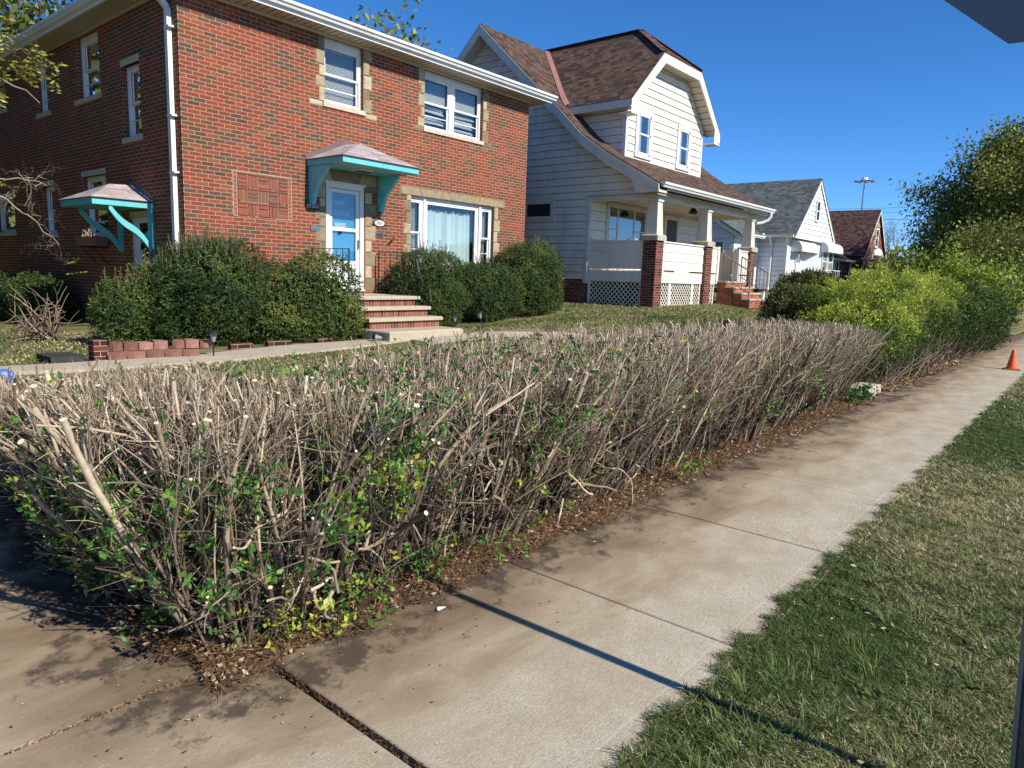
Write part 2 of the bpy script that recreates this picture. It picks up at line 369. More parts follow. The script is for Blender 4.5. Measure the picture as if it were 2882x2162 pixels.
# ---------------------------------------------------------------- ground, walks
def m_ground():
    g = G('lawn_soil'); o = g.obj()
    a = g.noise(o, 1.1, 5, .6); b = g.noise(o, 35, 4, .7)
    grn = g.ramp(b, [(.3, (.09, .11, .035)), (.7, (.20, .22, .075))]); tan = g.ramp(b, [(.3, (.20, .16, .08)), (.7, (.36, .29, .16))])
    return g.pbr(g.mix(g.ramp(a, [(.45, (0, 0, 0)), (.62, (1, 1, 1))]), grn, tan), .95, g.bump(g.noise(o, 60, 4, .7), .8, .03))
def m_soil():
    g = G('hedge_soil'); o = g.obj()
    c = g.ramp(g.noise(o, 22, 6, .7), [(.3, (.035, .022, .014)), (.55, (.085, .055, .033)), (.75, (.16, .10, .055))])
    return g.pbr(c, .95, g.bump(g.noise(o, 45, 5, .7), .9, .03))
def m_concrete(name='sidewalk_concrete', stain=True):
    g = G(name); o = g.obj(); x, y, z = g.xyz(o)
    f1 = g.noise(o, 150, 3, .7); f2 = g.noise(g.mapping(o, (18, 90, 30), (0, 0, .35)), 1.6, 4, .7); f3 = g.noise(o, 3.2, 6, .65)
    base = g.ramp(f3, [(.25, (.37, .32, .235)), (.75, (.50, .445, .34))])
    base = g.mix(.6, base, g.ramp(f1, [(.3, (.2, .2, .2)), (.7, (.8, .8, .8))]), 'OVERLAY')
    base = g.mix(.5, base, g.ramp(f2, [(.3, (.25, .25, .25)), (.7, (.75, .75, .75))]), 'OVERLAY')
    v = g.n('TexVoronoi', Vector=o, Scale=9., Randomness=1.).outputs[0]
    base = g.mix(g.ramp(v, [(.0, (.45, .45, .45)), (.10, (0, 0, 0))]), base, (.16, .145, .12))
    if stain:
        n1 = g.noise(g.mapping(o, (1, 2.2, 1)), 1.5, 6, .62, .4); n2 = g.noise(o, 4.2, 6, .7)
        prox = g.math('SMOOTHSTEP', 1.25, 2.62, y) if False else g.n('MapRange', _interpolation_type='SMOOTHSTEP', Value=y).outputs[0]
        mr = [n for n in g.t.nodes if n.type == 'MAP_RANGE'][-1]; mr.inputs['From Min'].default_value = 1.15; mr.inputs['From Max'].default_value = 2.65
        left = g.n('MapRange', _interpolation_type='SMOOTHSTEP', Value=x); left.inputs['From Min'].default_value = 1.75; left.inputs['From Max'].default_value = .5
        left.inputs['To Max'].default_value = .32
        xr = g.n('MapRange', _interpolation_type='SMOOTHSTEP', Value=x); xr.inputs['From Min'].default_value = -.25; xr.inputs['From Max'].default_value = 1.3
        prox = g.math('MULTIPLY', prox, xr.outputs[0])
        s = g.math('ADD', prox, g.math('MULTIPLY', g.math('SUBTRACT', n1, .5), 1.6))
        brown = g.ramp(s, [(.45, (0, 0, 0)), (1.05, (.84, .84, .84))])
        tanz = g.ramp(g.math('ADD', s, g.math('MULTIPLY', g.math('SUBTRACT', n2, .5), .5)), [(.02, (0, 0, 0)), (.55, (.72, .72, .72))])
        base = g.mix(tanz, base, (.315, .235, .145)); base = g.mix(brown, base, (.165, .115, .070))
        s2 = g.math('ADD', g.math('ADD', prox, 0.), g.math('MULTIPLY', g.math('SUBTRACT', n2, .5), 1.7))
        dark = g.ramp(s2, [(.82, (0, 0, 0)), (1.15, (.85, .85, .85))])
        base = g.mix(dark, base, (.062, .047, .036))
        far = g.n('MapRange', Value=x); far.inputs['From Min'].default_value = 5; far.inputs['From Max'].default_value = 9
        ln = g.math('ABSOLUTE', g.math('SUBTRACT', g.math('ADD', y, g.math('MULTIPLY', g.math('SUBTRACT', n2, .5), .006)), 1.187))
        base = g.mix(g.math('MULTIPLY', g.math('LESS_THAN', ln, .004), .3), base, (.60, .55, .47))
        hgt = g.math('MULTIPLY', g.math('LESS_THAN', g.math('ABSOLUTE', g.math('SUBTRACT', y, 1.178)), .005), -1.2)
    else: hgt = 0.
    h = g.math('ADD', g.math('ADD', g.math('MULTIPLY', f1, .6), g.math('MULTIPLY', f2, .5)), hgt)
    return g.pbr(base, .9, g.bump(h, .35, .005))
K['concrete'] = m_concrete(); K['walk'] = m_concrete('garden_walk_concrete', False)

def dense(a, b, s): return list(np.arange(a, b, s))
xs = sorted(set([-300, -100, -40, -20, -12, -8] + dense(-6, 30, .6) + dense(30, 60, 2) + dense(60, 140, 10) + [140, 200, 400, 900, -4, -4.01, 1.24, 1.25]))
ys = sorted(set([-300, -120, -40, -12, -3, -1, 0, .6, 1.045, 1.055, 2.655, 2.665] + dense(2.9, 14, .45) + dense(14, 40, 2.2) + [9.4, 9.41, 50, 80, 150, 400, 900]))
X, Y = np.meshgrid(xs, ys, indexing='ij'); Z = ground(X, Y)
und = .035*(fbm(X, Y, .8, 3)-.5); Z = Z+und*(Y > 3.3)-.012
Z = np.where((Y > 1.05) & (Y < 2.66), -.07, Z)
Z = np.where((Y >= 2.66) & (Y < 9.405) & (X > -4.005) & (X < 1.245), Z-.06, Z)
ni, nj = X.shape; idx = np.arange(ni*nj).reshape(ni, nj)
F = np.stack([idx[:-1, :-1], idx[1:, :-1], idx[1:, 1:], idx[:-1, 1:]], -1).reshape(-1, 4)
lawn = link('ground', mesh_np('ground', np.stack([X, Y, Z], -1).reshape(-1, 3), [F], m_ground(), smooth=False)); tag(lawn, kind='structure')

road = MB(); road.poly([(-200, -12, -.008+.012), (400, -12, .004), (400, -4, .004), (-200, -4, .004)])
tag(road.build('road', m_plain('asphalt', (.055, .055, .055), .9, .2, 20, .6)), kind='structure')
kb = MB(); kb.bbox(-200, 400, -4, -3.84, -.1, .12, .02); tag(kb.build('kerb', K['walk']), kind='structure')

sw = MB(); X0 = 1.475; P = 1.515
for k in range(-8, 44):
    a, b = X0+P*k, X0+P*(k+1)
    ga = .016 if k == 0 else .0055; gb = .016 if k == -1 else .0055
    dz = random.uniform(-.003, .003)
    sw.bbox(a+ga, b-gb, 1.06+random.uniform(-.01, .01), 2.645, -.1, dz, .005)
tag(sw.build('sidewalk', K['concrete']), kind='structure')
dw = MB()
def drape(mb, A, B, n=14, up=.02, dn=.09):
    """strip between polylines A and B laid on the terrain"""
    pa = []; pb = []
    for (a0, a1, b0, b1) in zip(A, A[1:], B, B[1:]):
        for k in range(n):
            t = k/n; pa.append([a0[i]+(a1[i]-a0[i])*t for i in (0, 1)]); pb.append([b0[i]+(b1[i]-b0[i])*t for i in (0, 1)])
    pa.append(A[-1]); pb.append(B[-1]); q = lambda p, d: (p[0], p[1], gz(*p)+d)
    for i in range(len(pa)-1):
        a, b, c, d = pa[i], pa[i+1], pb[i+1], pb[i]
        for j in range(4):
            f, g_ = j/4, (j+1)/4; L = lambda p, r, t: [p[0]+(r[0]-p[0])*t, p[1]+(r[1]-p[1])*t]
            mb.poly([q(L(a, d, f), up), q(L(b, c, f), up), q(L(b, c, g_), up), q(L(a, d, g_), up)])
        mb.poly([q(a, -dn), q(b, -dn), q(b, up), q(a, up)]); mb.poly([q(d, up), q(c, up), q(c, -dn), q(d, -dn)])
    for (a, d) in ((pa[0], pb[0]), (pa[-1], pb[-1])): mb.poly([q(a, -dn), q(d, -dn), q(d, up), q(a, up)])
for a, b in ((2.662, 5.4), (5.415, 9.4)):
    drape(dw, [(-4, a), (-4, b)], [(-1.42, a), (-1.42, b)], up=0.); drape(dw, [(-1.405, a), (-1.405, b)], [(1.235, a), (1.235, b)], up=0.)
tag(dw.build('driveway', K['concrete']), kind='structure')
pw = MB()
drape(pw, [(.2, 9.42), (2.3, 9.45), (3.3, 9.0), (4.5, 8.85), (6.3, 9.05), (8.4, 9.42)], [(.2, 10.0), (2.4, 9.95), (3.1, 9.72), (4.75, 9.6), (6.3, 9.92), (8.4, 9.95)])
drape(pw, [(8.42, 8.95), (10.2, 8.75), (11.1, 8.0), (11.4, 5.5), (11.45, 2.9)], [(8.42, 9.5), (10.3, 9.45), (11.9, 8.4), (12.25, 5.5), (12.3, 2.9)])
tag(pw.build('garden_path', K['walk']), kind='structure')
st = MB(); st.bbox(11.5, 12.3, 2.60, 2.95, -.05, .13, .015)
st.thing('concrete_step', K['walk'], (11.9, 2.8, 0), 'low concrete step beside the sidewalk at the gap in the hedge', 'step')

# soil bed under the hedge
sb = MB()
def bed(A, B, n=10):
    pa = []; pb = []
    for (a0, a1, b0, b1) in zip(A, A[1:], B, B[1:]):
        for k in range(n):
            t = k/n; pa.append([a0[i]+(a1[i]-a0[i])*t for i in (0, 1)]); pb.append([b0[i]+(b1[i]-b0[i])*t for i in (0, 1)])
    pa.append(A[-1]); pb.append(B[-1])
    m = 8
    def q(p, r, t): x = p[0]+(r[0]-p[0])*t; y = p[1]+(r[1]-p[1])*t; return (x, y, gz(x, y)+.045*math.sin(math.pi*min(max(t, 0), 1))**.6*(.7+.5*math.sin(x*5.1+y*3.7))-.012)
    for i in range(len(pa)-1):
        for j in range(m): sb.poly([q(pa[i], pb[i], j/m), q(pa[i+1], pb[i+1], j/m), q(pa[i+1], pb[i+1], (j+1)/m), q(pa[i], pb[i], (j+1)/m)], True)
wig = lambda x: .05*math.sin(x*3.1)+.03*math.sin(x*7.7)
bx_ = list(np.arange(1.3, 11.6, .35))
bed([(x, 2.56+wig(x)) for x in bx_], [(x, 4.2) for x in bx_], 3)
bed([(1.24, 2.58), (1.22, 4.5), (1.22, 7.2)], [(2.6, 2.58), (2.5, 4.5), (2.4, 7.2)], 10)
bed([(12.45, 2.56), (20, 2.6), (34, 2.6)], [(12.45, 4.6), (20, 5), (34, 5)], 30)
tag(sb.build('hedge_bed', m_soil()), kind='structure')

# ---------------------------------------------------------------- grass
gr_stops = [(0, (.05, .08, .022)), (.25, (.13, .19, .05)), (.5, (.25, .29, .09)), (.68, (.42, .37, .17)), (.85, (.62, .51, .30)), (1, (.80, .70, .50))]
K['grass'] = m_tint('grass_blades', gr_stops, .65, bst=0, trans=.4, nmul=.0)
def dryness(x, y):
    n = fbm(x, y, 1.3, 21)*.65+fbm(x, y, 5.5, 22)*.35
    return n
def lawn_patch(nb, n, x0, x1, y0, y1, H, W, ok, dry, ll=1.):
    x = rng.uniform(x0, x1, n); y = rng.uniform(y0, y1, n); k = ok(x, y); x = x[k]; y = y[k]; n = len(x)
    d = dry(x, y); cl = fbm(x, y, 30, 5, 2)
    th = rng.uniform(0, 6.28, n); ln = np.stack([np.cos(th), np.sin(th), np.zeros(n)], 1)*rng.uniform(.5, 2.0, n)[:, None]*ll
    h = H*rng.uniform(.35, .95, n)*(.6+.8*cl)
    t = np.clip(rng.normal(.20, .13, n)+np.where(rng.random(n) < d, rng.uniform(.3, .75, n), 0), 0, 1)
    nb.blades(np.stack([x, y, ground(x, y)-.014+.014*((y > 1.05) & (y < 1.3))], 1), ln, h, W*rng.uniform(.7, 1.6, n), t)
vis = lambda x, y: (y > .045*x-.15) & (y < 1.10+.022*np.sin(x*9)+.018*np.sin(x*23)+.014*np.sin(x*51)+rng.normal(0, .012, x.shape))
def dry_v(x, y):
    base = np.interp(x, [1.5, 2.6, 3.2, 4.2, 5.5, 7.6, 8.4, 12.5, 13.5, 30], [.50, .45, .42, .55, .66, .62, .24, .20, .45, .5])
    edge = np.clip((y-.72)/.3, 0, 1)*.35
    green = np.exp(-((x-3.1)**2/.5+(y-.75)**2/.06))*.6
    return np.clip(base+(dryness(x, y)-.5)*1.0-edge*(x < 6)-green*.8, .03, .95)
nb = NB()
for (n, a, b, H, W) in ((70000, 1.7, 3.6, .036, .0034), (66000, 3.6, 6, .040, .0045), (52000, 6, 11, .048, .007), (45000, 11, 22, .055, .013), (25000, 22, 48, .07, .03)):
    lawn_patch(nb, n, a, b, -.1, 1.17, H, W, vis, dry_v)
# coarse tufts
for _ in range(70):
    cx_, cy_ = rng.uniform(1.9, 7), rng.uniform(.15, .95)
    if cy_ < .05*cx_: continue
    n = rng.integers(14, 40); r = rng.uniform(.02, .07); p = np.stack([cx_+rng.normal(0, r, n), cy_+rng.normal(0, r, n), np.full(n, -.012)], 1)
    ax = nrm(np.stack([p[:, 0]-cx_, p[:, 1]-cy_, np.zeros(n)], 1)); nb.blades(p, ax*rng.uniform(.4, 1.2, n)[:, None], rng.uniform(.05, .10, n), np.full(n, .005), rng.uniform(.12, .5, n))
# low weeds and a few fallen leaves lying in the verge
for _ in range(34):
    cx_, cy_ = rng.uniform(2.2, 9), rng.uniform(.2, .98)
    if cy_ < .05*cx_+.05: continue
    n = rng.integers(8, 22); a = rng.uniform(0, 6.28, n); P_ = np.stack([cx_+rng.normal(0, .05, n), cy_+rng.normal(0, .04, n), np.full(n, .01)], 1)
    nb.leaves(P_, nrm(np.stack([np.cos(a), np.sin(a), np.full(n, .25)], 1)), np.array([0, 0, 1.])+rng.normal(0, .3, (n, 3)), rng.uniform(.02, .05, n), rng.uniform(.01, .022, n), rng.uniform(.1, .4, n))
n = 130; x = rng.uniform(1.8, 12, n); y = rng.uniform(.1, 1.0, n); k = y > .06*x; x = x[k]; y = y[k]; n = len(x)
nb.leaves(np.stack([x, y, np.full(n, .025)], 1), nrm(rng.normal(0, 1, (n, 3))*np.array([1, 1, .2])), np.array([0, 0, 1.])+rng.normal(0, .3, (n, 3)), rng.uniform(.015, .04, n), rng.uniform(.008, .02, n), rng.uniform(.7, 1, n))
tag(nb.build('verge_grass', K['grass']), label='mown grass verge, patchy green and straw-coloured, right of the sidewalk', kind='stuff')
nb = NB()
def ok_l(x, y):
    k = (y > 3.5) & ~((x < 1.3) & (y < 9.45))
    k &= ~((y > 12) & (x > 5.5) & (x < 14.8)) & ~((x > 16.9) & (y > 9.3) & (x < 24.2))
    k &= ~((x > .2) & (x < 8.45) & (y > 9.0+.0*x) & (y < 9.9))
    k &= ~((x > 8) & (x < 9.9) & (y > 9.3) & (y < 12)) & ~((x > 8.4) & (x < 11.7) & (y > 8.8) & (y < 9.4)) & ~((x > 11.4) & (x < 12.3) & (y < 8.2))
    k &= ~((x > 4.6) & (x < 8.1) & (y > 9.9)) & ~((x > 10) & (x < 15) & (y > 10.5)) & ~((x > 20.9) & (x < 22.8) & (y > 8.2))
    return k
def dry_l(x, y):
    b = np.interp(x, [0, 8, 13, 17, 24, 30, 50], [.6, .5, .30, .38, .6, .45, .55]); return np.clip(b+(dryness(x*.7, y)-.5)*1.1, .03, .95)
for (n, a, b, c, d, H, W) in ((60000, 1.3, 8, 3.5, 9.2, .05, .010), (60000, 8, 16, 3.5, 11, .055, .012), (40000, 14, 24, 5, 9.6, .06, .016), (14000, 24, 46, 6, 12, .08, .03), (22000, -1, 6, 9.9, 17, .05, .014), (9000, 14.8, 17, 9, 14, .06, .014)):
    lawn_patch(nb, n, a, b, c, d, H, W, ok_l, dry_l)
n = 600; x = rng.uniform(-1, 7, n); y = rng.uniform(10, 16.5, n); k = ok_l(x, y); x = x[k]; y = y[k]; n = len(x)
nb.leaves(np.stack([x, y, ground(x, y)+.03], 1), nrm(rng.normal(0, 1, (n, 3))*np.array([1, 1, .2])), np.array([0, 0, 1.])+rng.normal(0, .3, (n, 3)), rng.uniform(.04, .08, n), rng.uniform(.02, .05, n), rng.uniform(.72, .9, n))
tag(nb.build('lawn_grass', K['grass']), label='short front lawn grass rising from the hedge to the houses', kind='stuff')
# ---------------------------------------------------------------- vegetation
K['bark'] = m_tint('grey_brown_bark', [(0, (.04, .028, .021)), (.35, (.13, .094, .067)), (.7, (.31, .24, .165)), (1, (.54, .44, .31))], .85, 70, .6, .003, nmul=.45, nsc=30)
K['cut'] = m_plain('fresh_cut_wood', (.66, .57, .40), .8, .12, 30, .1)
K['leaf'] = m_tint('privet_leaves', [(0, (.018, .06, .014)), (.35, (.05, .15, .025)), (.6, (.11, .26, .04)), (.8, (.30, .42, .06)), (.93, (.55, .52, .07)), (1, (.6, .46, .12))], .42, bst=0, trans=.3, spec=.45, nmul=0)
K['litter'] = m_tint('dry_litter', [(0, (.04, .026, .017)), (.3, (.11, .062, .034)), (.55, (.23, .115, .05)), (.75, (.31, .21, .12)), (.92, (.48, .40, .24)), (1, (.60, .56, .42))], .8, bst=0, trans=.1, nmul=0)
K['yew'] = m_tint('yew_needles', [(0, (.018, .036, .010)), (.4, (.048, .082, .018)), (.75, (.115, .155, .03)), (1, (.26, .25, .06))], .6, bst=0, trans=.12, spec=.35, nmul=0)
K['yellowleaf'] = m_tint('yellow_green_leaves', [(0, (.04, .07, .014)), (.3, (.11, .17, .025)), (.6, (.30, .37, .045)), (.85, (.58, .60, .08)), (1, (.74, .70, .16))], .5, bst=0, trans=.3, nmul=0)
K['autumn'] = m_tint('autumn_leaves', [(0, (.04, .055, .02)), (.35, (.11, .13, .035)), (.6, (.24, .28, .05)), (.8, (.44, .44, .09)), (1, (.50, .27, .08))], .55, bst=0, trans=.3, nmul=0)

def walk(root, d, L, k, jit, m):
    """m random-walk centre lines: root (m,3), unit d (m,3), length L (m,)"""
    P = np.empty((m, k, 3)); P[:, 0] = root; dd = d.copy(); ph = rng.normal(0, 1, (m, 3))
    for i in range(1, k):
        ph = ph*.55+rng.normal(0, 1, (m, 3))*.8; dd = nrm(dd+ph*jit); P[:, i] = P[:, i-1]+dd*(L/(k-1))[:, None]
    return P
def topz(x, y):
    """trimmed top of the hedge"""
    t = np.interp(x, [1.1, 1.8, 2.4, 2.9, 3.6, 5, 7, 9, 11.6], [1.07, 1.08, 1.01, 1.03, 1.09, 1.10, 1.11, 1.09, 1.05])
    t = t-.16*np.clip((y-3.6)/1.0, 0, 1)*(x < 2.5)
    return t+.05*fbm(x*2, y*2, 3, 8)-.02+ground(x, y)*.35
def clipface(P, y0):
    """stop lines at the trimmed street face and top: returns usable fraction mask index"""
    z = P[..., 2]; lim = topz(P[..., 0], P[..., 1]); out = (z > lim) | (P[..., 1] < y0)
    return out
def hedge(name, x0, x1, seg_fn, label, dens, leafn, leafmat, seed):
    pass

root_obj = empty('trimmed_hedge', (4.5, 3.0, 0), 'long hard-pruned hedge of bare brown stems with few leaves, along the sidewalk and driveway corner', 'hedge')
stems = NB(); cuts = NB(); twigs = NB(); lv = NB(); dead = NB()
def cut_lines(P, Rr, frac_extra=None):
    """shorten each polyline at the trim surface, resample; returns P2, R2, tip dir, wascut"""
    M_, k, _ = P.shape; z = P[..., 2]; lim = topz(P[..., 0], P[..., 1])+rng.normal(0, .035, M_)[:, None]
    yl = np.interp(z, [0, .25, .6, 1.2], [2.62, 2.42, 2.36, 2.42])+rng.normal(0, .05, M_)[:, None]
    xl = np.interp(z, [0, .25, .6, 1.2], [1.2, 1.1, 1.02, .95])+rng.normal(0, .05, M_)[:, None]
    bad = (z > lim) | (P[..., 1] < yl) | (P[..., 0] < xl) | (P[..., 1] > 4.35)&(P[..., 0] > 2.6)
    first = np.where(bad.any(1), bad.argmax(1), k); first = np.maximum(first, 2)
    # continuous cut on z
    end = (first-1).astype(float)
    f = np.clip(first, 0, k-1); a = f-1; I = np.arange(M_)
    za, zb = z[I, a], z[I, f]; zl = lim[I, f]
    t = np.where((first < k) & (zb > za+1e-4), np.clip((zl-za)/np.maximum(zb-za, 1e-4), .15, 1), .8); end = np.where(first < k, a+t, k-1)
    s = np.linspace(0, 1, k)[None]*end[:, None]; i0 = np.clip(np.floor(s).astype(int), 0, k-2); fr = (s-i0)[..., None]
    P2 = P[I[:, None], i0]*(1-fr)+P[I[:, None], i0+1]*fr
    R2 = Rr[I[:, None], i0]*(1-fr[..., 0])+Rr[I[:, None], i0+1]*fr[..., 0]
    return P2, R2, P2[:, -1]-P2[:, -2], first < k
def lean_at(x, y):
    lx = np.interp(x, [1.2, 1.9, 2.6, 3.6, 5, 11], [-.42, -.18, .02, .26, .38, .42])
    leg = (y > 3.6) & (x < 2.4); return np.where(leg, -.45, lx)
def add_stems(x, y, rad, sides):
    m = len(x); lx = lean_at(x, y)+rng.normal(0, .22, m); ly = np.interp(y, [2.6, 3.0, 3.4, 4.0], [-.28, -.12, .02, .2])+rng.normal(0, .13, m)
    d = nrm(np.stack([lx, ly, np.ones(m)], 1)); root = np.stack([x, y, ground(x, y)-.02], 1); k = 9
    P = walk(root, d, rng.uniform(1.25, 1.65, m), k, .075, m)
    bend = np.linspace(0, 1, k)[None, :, None]; P[:, :, 0] -= (lx[:, None]*.28*bend[..., 0]**2*1.35); P[:, :, 1] -= (ly[:, None]*.25*bend[..., 0]**2)
    Rd = rad[:, None]*np.linspace(1.2, .85, k)[None]
    P, Rd, tip, was = cut_lines(P, Rd)
    Rd = Rd*(1+.10*rng.normal(0, 1, Rd.shape))
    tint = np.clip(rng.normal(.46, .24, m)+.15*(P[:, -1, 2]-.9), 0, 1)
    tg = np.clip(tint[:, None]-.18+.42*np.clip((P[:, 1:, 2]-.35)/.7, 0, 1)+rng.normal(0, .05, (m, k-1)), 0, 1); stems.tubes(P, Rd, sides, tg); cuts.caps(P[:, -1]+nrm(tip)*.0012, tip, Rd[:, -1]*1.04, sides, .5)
    return P, Rd
def branch_off(P, Rd, per, lo, hi, Lr, rs, spread, up, sides, jit=.11, cutp=.8, buf=None, kk=6):
    M_, k, _ = P.shape; n = M_*per; I = np.repeat(np.arange(M_), per); s = rng.uniform(lo, hi, n)*(k-1); i0 = np.clip(s.astype(int), 0, k-2); fr = (s-i0)[:, None]
    base = P[I, i0]*(1-fr)+P[I, i0+1]*fr; dr = nrm(P[I, i0+1]-P[I, i0])
    d = nrm(dr*1.0+rng.normal(0, spread, (n, 3))+np.array([0, 0, up])); r0 = Rd[I, i0]*rs*rng.uniform(.6, 1.05, n)
    Q = walk(base, d, rng.uniform(*Lr, n), kk, jit, n); R0 = r0[:, None]*np.linspace(1, .6, kk)[None]
    Q, R0, tip, was = cut_lines(Q, R0); tint = np.clip(rng.normal(.5, .22, n), 0, 1)
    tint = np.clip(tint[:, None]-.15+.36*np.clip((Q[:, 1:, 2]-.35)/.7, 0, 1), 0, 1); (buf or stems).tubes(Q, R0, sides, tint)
    c = rng.random(n) < cutp; cuts.caps(Q[c, -1]+nrm(tip[c])*.001, tip[c], R0[c, -1]*1.05, sides, .5)
    return Q, R0
def region(n, x0, x1, y0, y1): return rng.uniform(x0, x1, n), rng.uniform(y0, y1, n)
ALL = []
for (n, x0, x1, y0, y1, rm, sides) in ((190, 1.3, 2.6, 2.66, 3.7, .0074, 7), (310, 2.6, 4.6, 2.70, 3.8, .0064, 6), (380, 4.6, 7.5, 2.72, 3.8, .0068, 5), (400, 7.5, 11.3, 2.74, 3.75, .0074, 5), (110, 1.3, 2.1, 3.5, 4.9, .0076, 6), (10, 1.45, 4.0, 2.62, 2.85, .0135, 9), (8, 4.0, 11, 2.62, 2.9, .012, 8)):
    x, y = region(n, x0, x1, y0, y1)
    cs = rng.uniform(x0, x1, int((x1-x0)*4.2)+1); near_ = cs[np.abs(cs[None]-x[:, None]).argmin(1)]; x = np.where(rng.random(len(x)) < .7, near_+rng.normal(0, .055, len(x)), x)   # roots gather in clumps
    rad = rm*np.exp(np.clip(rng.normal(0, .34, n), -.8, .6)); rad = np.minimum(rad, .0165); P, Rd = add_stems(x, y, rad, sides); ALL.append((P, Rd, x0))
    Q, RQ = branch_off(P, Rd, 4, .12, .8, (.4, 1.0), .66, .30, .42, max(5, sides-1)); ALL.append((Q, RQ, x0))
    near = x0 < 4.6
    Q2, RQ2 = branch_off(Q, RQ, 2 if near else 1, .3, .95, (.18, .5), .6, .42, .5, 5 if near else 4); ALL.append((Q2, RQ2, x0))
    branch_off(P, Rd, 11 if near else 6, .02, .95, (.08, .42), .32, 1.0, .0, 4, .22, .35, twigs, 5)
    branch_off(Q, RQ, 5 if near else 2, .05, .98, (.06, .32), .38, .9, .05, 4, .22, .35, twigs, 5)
# contorted low branches near the corner
x, y = region(70, 1.35, 5.2, 2.5, 2.85); m = 70
P = walk(np.stack([x, y, rng.uniform(.15, .6, m)], 1), nrm(np.stack([rng.normal(0, 1, m), -rng.uniform(.0, .4, m), rng.uniform(-.1, .6, m)], 1)), rng.uniform(.15, .5, m), 9, .32, m)
Rl = .0065*np.linspace(1.2, .6, 9)[None]*rng.uniform(.6, 1.3, (m, 1)); stems.tubes(P, Rl, 6, rng.uniform(.5, .95, m)); cuts.caps(P[:, -1], P[:, -1]-P[:, -2], Rl[:, -1]*1.1, 6, .5); branch_off(P, Rl, 4, .2, .95, (.06, .22), .7, .8, .2, 5, .2, .7)
# leaves: little whorls on the twigs, mostly near the corner and low down
def whorls(C_, dirs, L, per, buf, tn):
    n = len(C_); I = np.repeat(np.arange(n), per); a = np.tile(np.arange(per)*2*np.pi/per, n)+rng.normal(0, .5, n*per)
    d = nrm(dirs)[I]; ref = nrm(np.array([.3, .6, .7])); x = nrm(np.cross(d, ref)); y = np.cross(d, x)
    ax = nrm(x*np.cos(a)[:, None]+y*np.sin(a)[:, None]+d*rng.uniform(.1, .9, n*per)[:, None]+rng.normal(0, .15, (n*per, 3)))
    nr = nrm(d+rng.normal(0, .5, (n*per, 3))); s = L*rng.uniform(.6, 1.3, n*per)
    buf.leaves(C_[I]+rng.normal(0, .008, (n*per, 3)), ax, nr, s, s*.52, np.clip(np.repeat(tn, per)+rng.normal(0, .07, n*per), 0, 1))
def patchp(x, z, s): return fbm(x*1.0, z*1.0+3, 3.4, s)
for P, Rd, x0 in ALL:
    k = P.shape[1]; n = int(len(P)*(3.6 if x0 < 2.6 else 2.6 if x0 < 4.6 else 1.0)); I = rng.integers(0, len(P), n); j = rng.integers(1, k, n)
    C_ = P[I, j]+rng.normal(0, .02, (n, 3)); d = nrm(P[I, j]-P[I, j-1]+rng.normal(0, .5, (n, 3)))
    xx, zz = C_[:, 0], C_[:, 2]; pr = patchp(xx, zz*2, 4); keep = (rng.random(n) < np.clip((pr-.42)*4.5, .04, 1)*np.interp(zz, [0, .5, .8, .95], [1.3, 1.0, .5, .12]))
    C_ = C_[keep]; d = d[keep]; yel = patchp(C_[:, 0]*1.6, C_[:, 2]*2, 9)
    tn = np.clip(rng.normal(.42, .13, len(C_))+np.where((yel > .5) & (C_[:, 2] < .8), .3, 0), 0, 1)
    if len(C_): whorls(C_, d, .036, 6, lv, tn)
for (x_, y_, n_, s_, t_) in ((1.75, 2.5, 26, .03, .75), (1.55, 2.62, 40, .032, .7), (2.0, 2.6, 34, .03, .55), (1.9, 2.40, 9, .04, .5), (11.2, 2.55, 70, .05, .3), (10.7, 2.6, 50, .05, .35), (3.05, 2.5, 20, .03, .6), (2.5, 2.62, 40, .03, .6), (5.3, 2.5, 14, .05, .6), (1.35, 3.0, 30, .03, .5)):
    c_ = np.stack([x_+rng.normal(0, .12, n_), y_+rng.normal(0, .05, n_), rng.uniform(.03, .22, n_)], 1)
    whorls(c_, nrm(rng.normal(0, .4, (n_, 3))+np.array([0, 0, 1.])), s_, 5, lv, np.clip(rng.normal(t_, .1, n_), 0, 1))
stems.shift((4.5, 3, 0)); 
for b, nm, mt in ((stems, 'stems', K['bark']), (twigs, 'twigs', K['bark']), (cuts, 'cut_ends', K['cut']), (lv, 'leaves', K['leaf'])):
    if b is not stems: b.shift((4.5, 3, 0))
    o = b.build(nm, mt, smooth=nm in ('stems', 'twigs')); o.parent = root_obj
# litter along the hedge foot
lt = NB()
def litter(n, x0, x1, y0, y1, s, kind):
    x = rng.uniform(x0, x1, n); y = rng.uniform(y0, y1, n)
    edge = 2.42+.06*np.sin(x*4.3)+.05*np.sin(x*9.1); k = (y > edge) & (x > np.where(y > 2.8, 1.1, 1.25)+.05*np.sin(y*7)); x = x[k]; y = y[k]; n = len(x)
    z = ground(x, y)+.012+.055*np.clip((y-2.6)/.5, 0, 1)*rng.random(n)
    if kind == 'blade':
        ax = nrm(np.stack([rng.normal(0, 1, n), rng.normal(0, 1, n)-.3, rng.uniform(-.1, .5, n)], 1)); L = s*rng.uniform(.5, 1.4, n)
        lt.leaves(np.stack([x, y, z+.01], 1), ax, np.array([0, 0, 1.])+rng.normal(0, .3, (n, 3)), L, .0035, np.clip(rng.normal(.52, .14, n), 0, 1))
    else:
        ax = nrm(np.stack([rng.normal(0, 1, n), rng.normal(0, 1, n), rng.normal(0, .3, n)], 1)); L = s*rng.uniform(.5, 1.4, n)
        pale = rng.random(n) < .16
        lt.leaves(np.stack([x, y, z+.012], 1), ax, np.array([0, 0, 1.])+rng.normal(0, .35, (n, 3)), L, L*.6, np.where(pale, rng.uniform(.85, 1, n), np.clip(rng.normal(.38, .2, n), 0, .8)), .3)
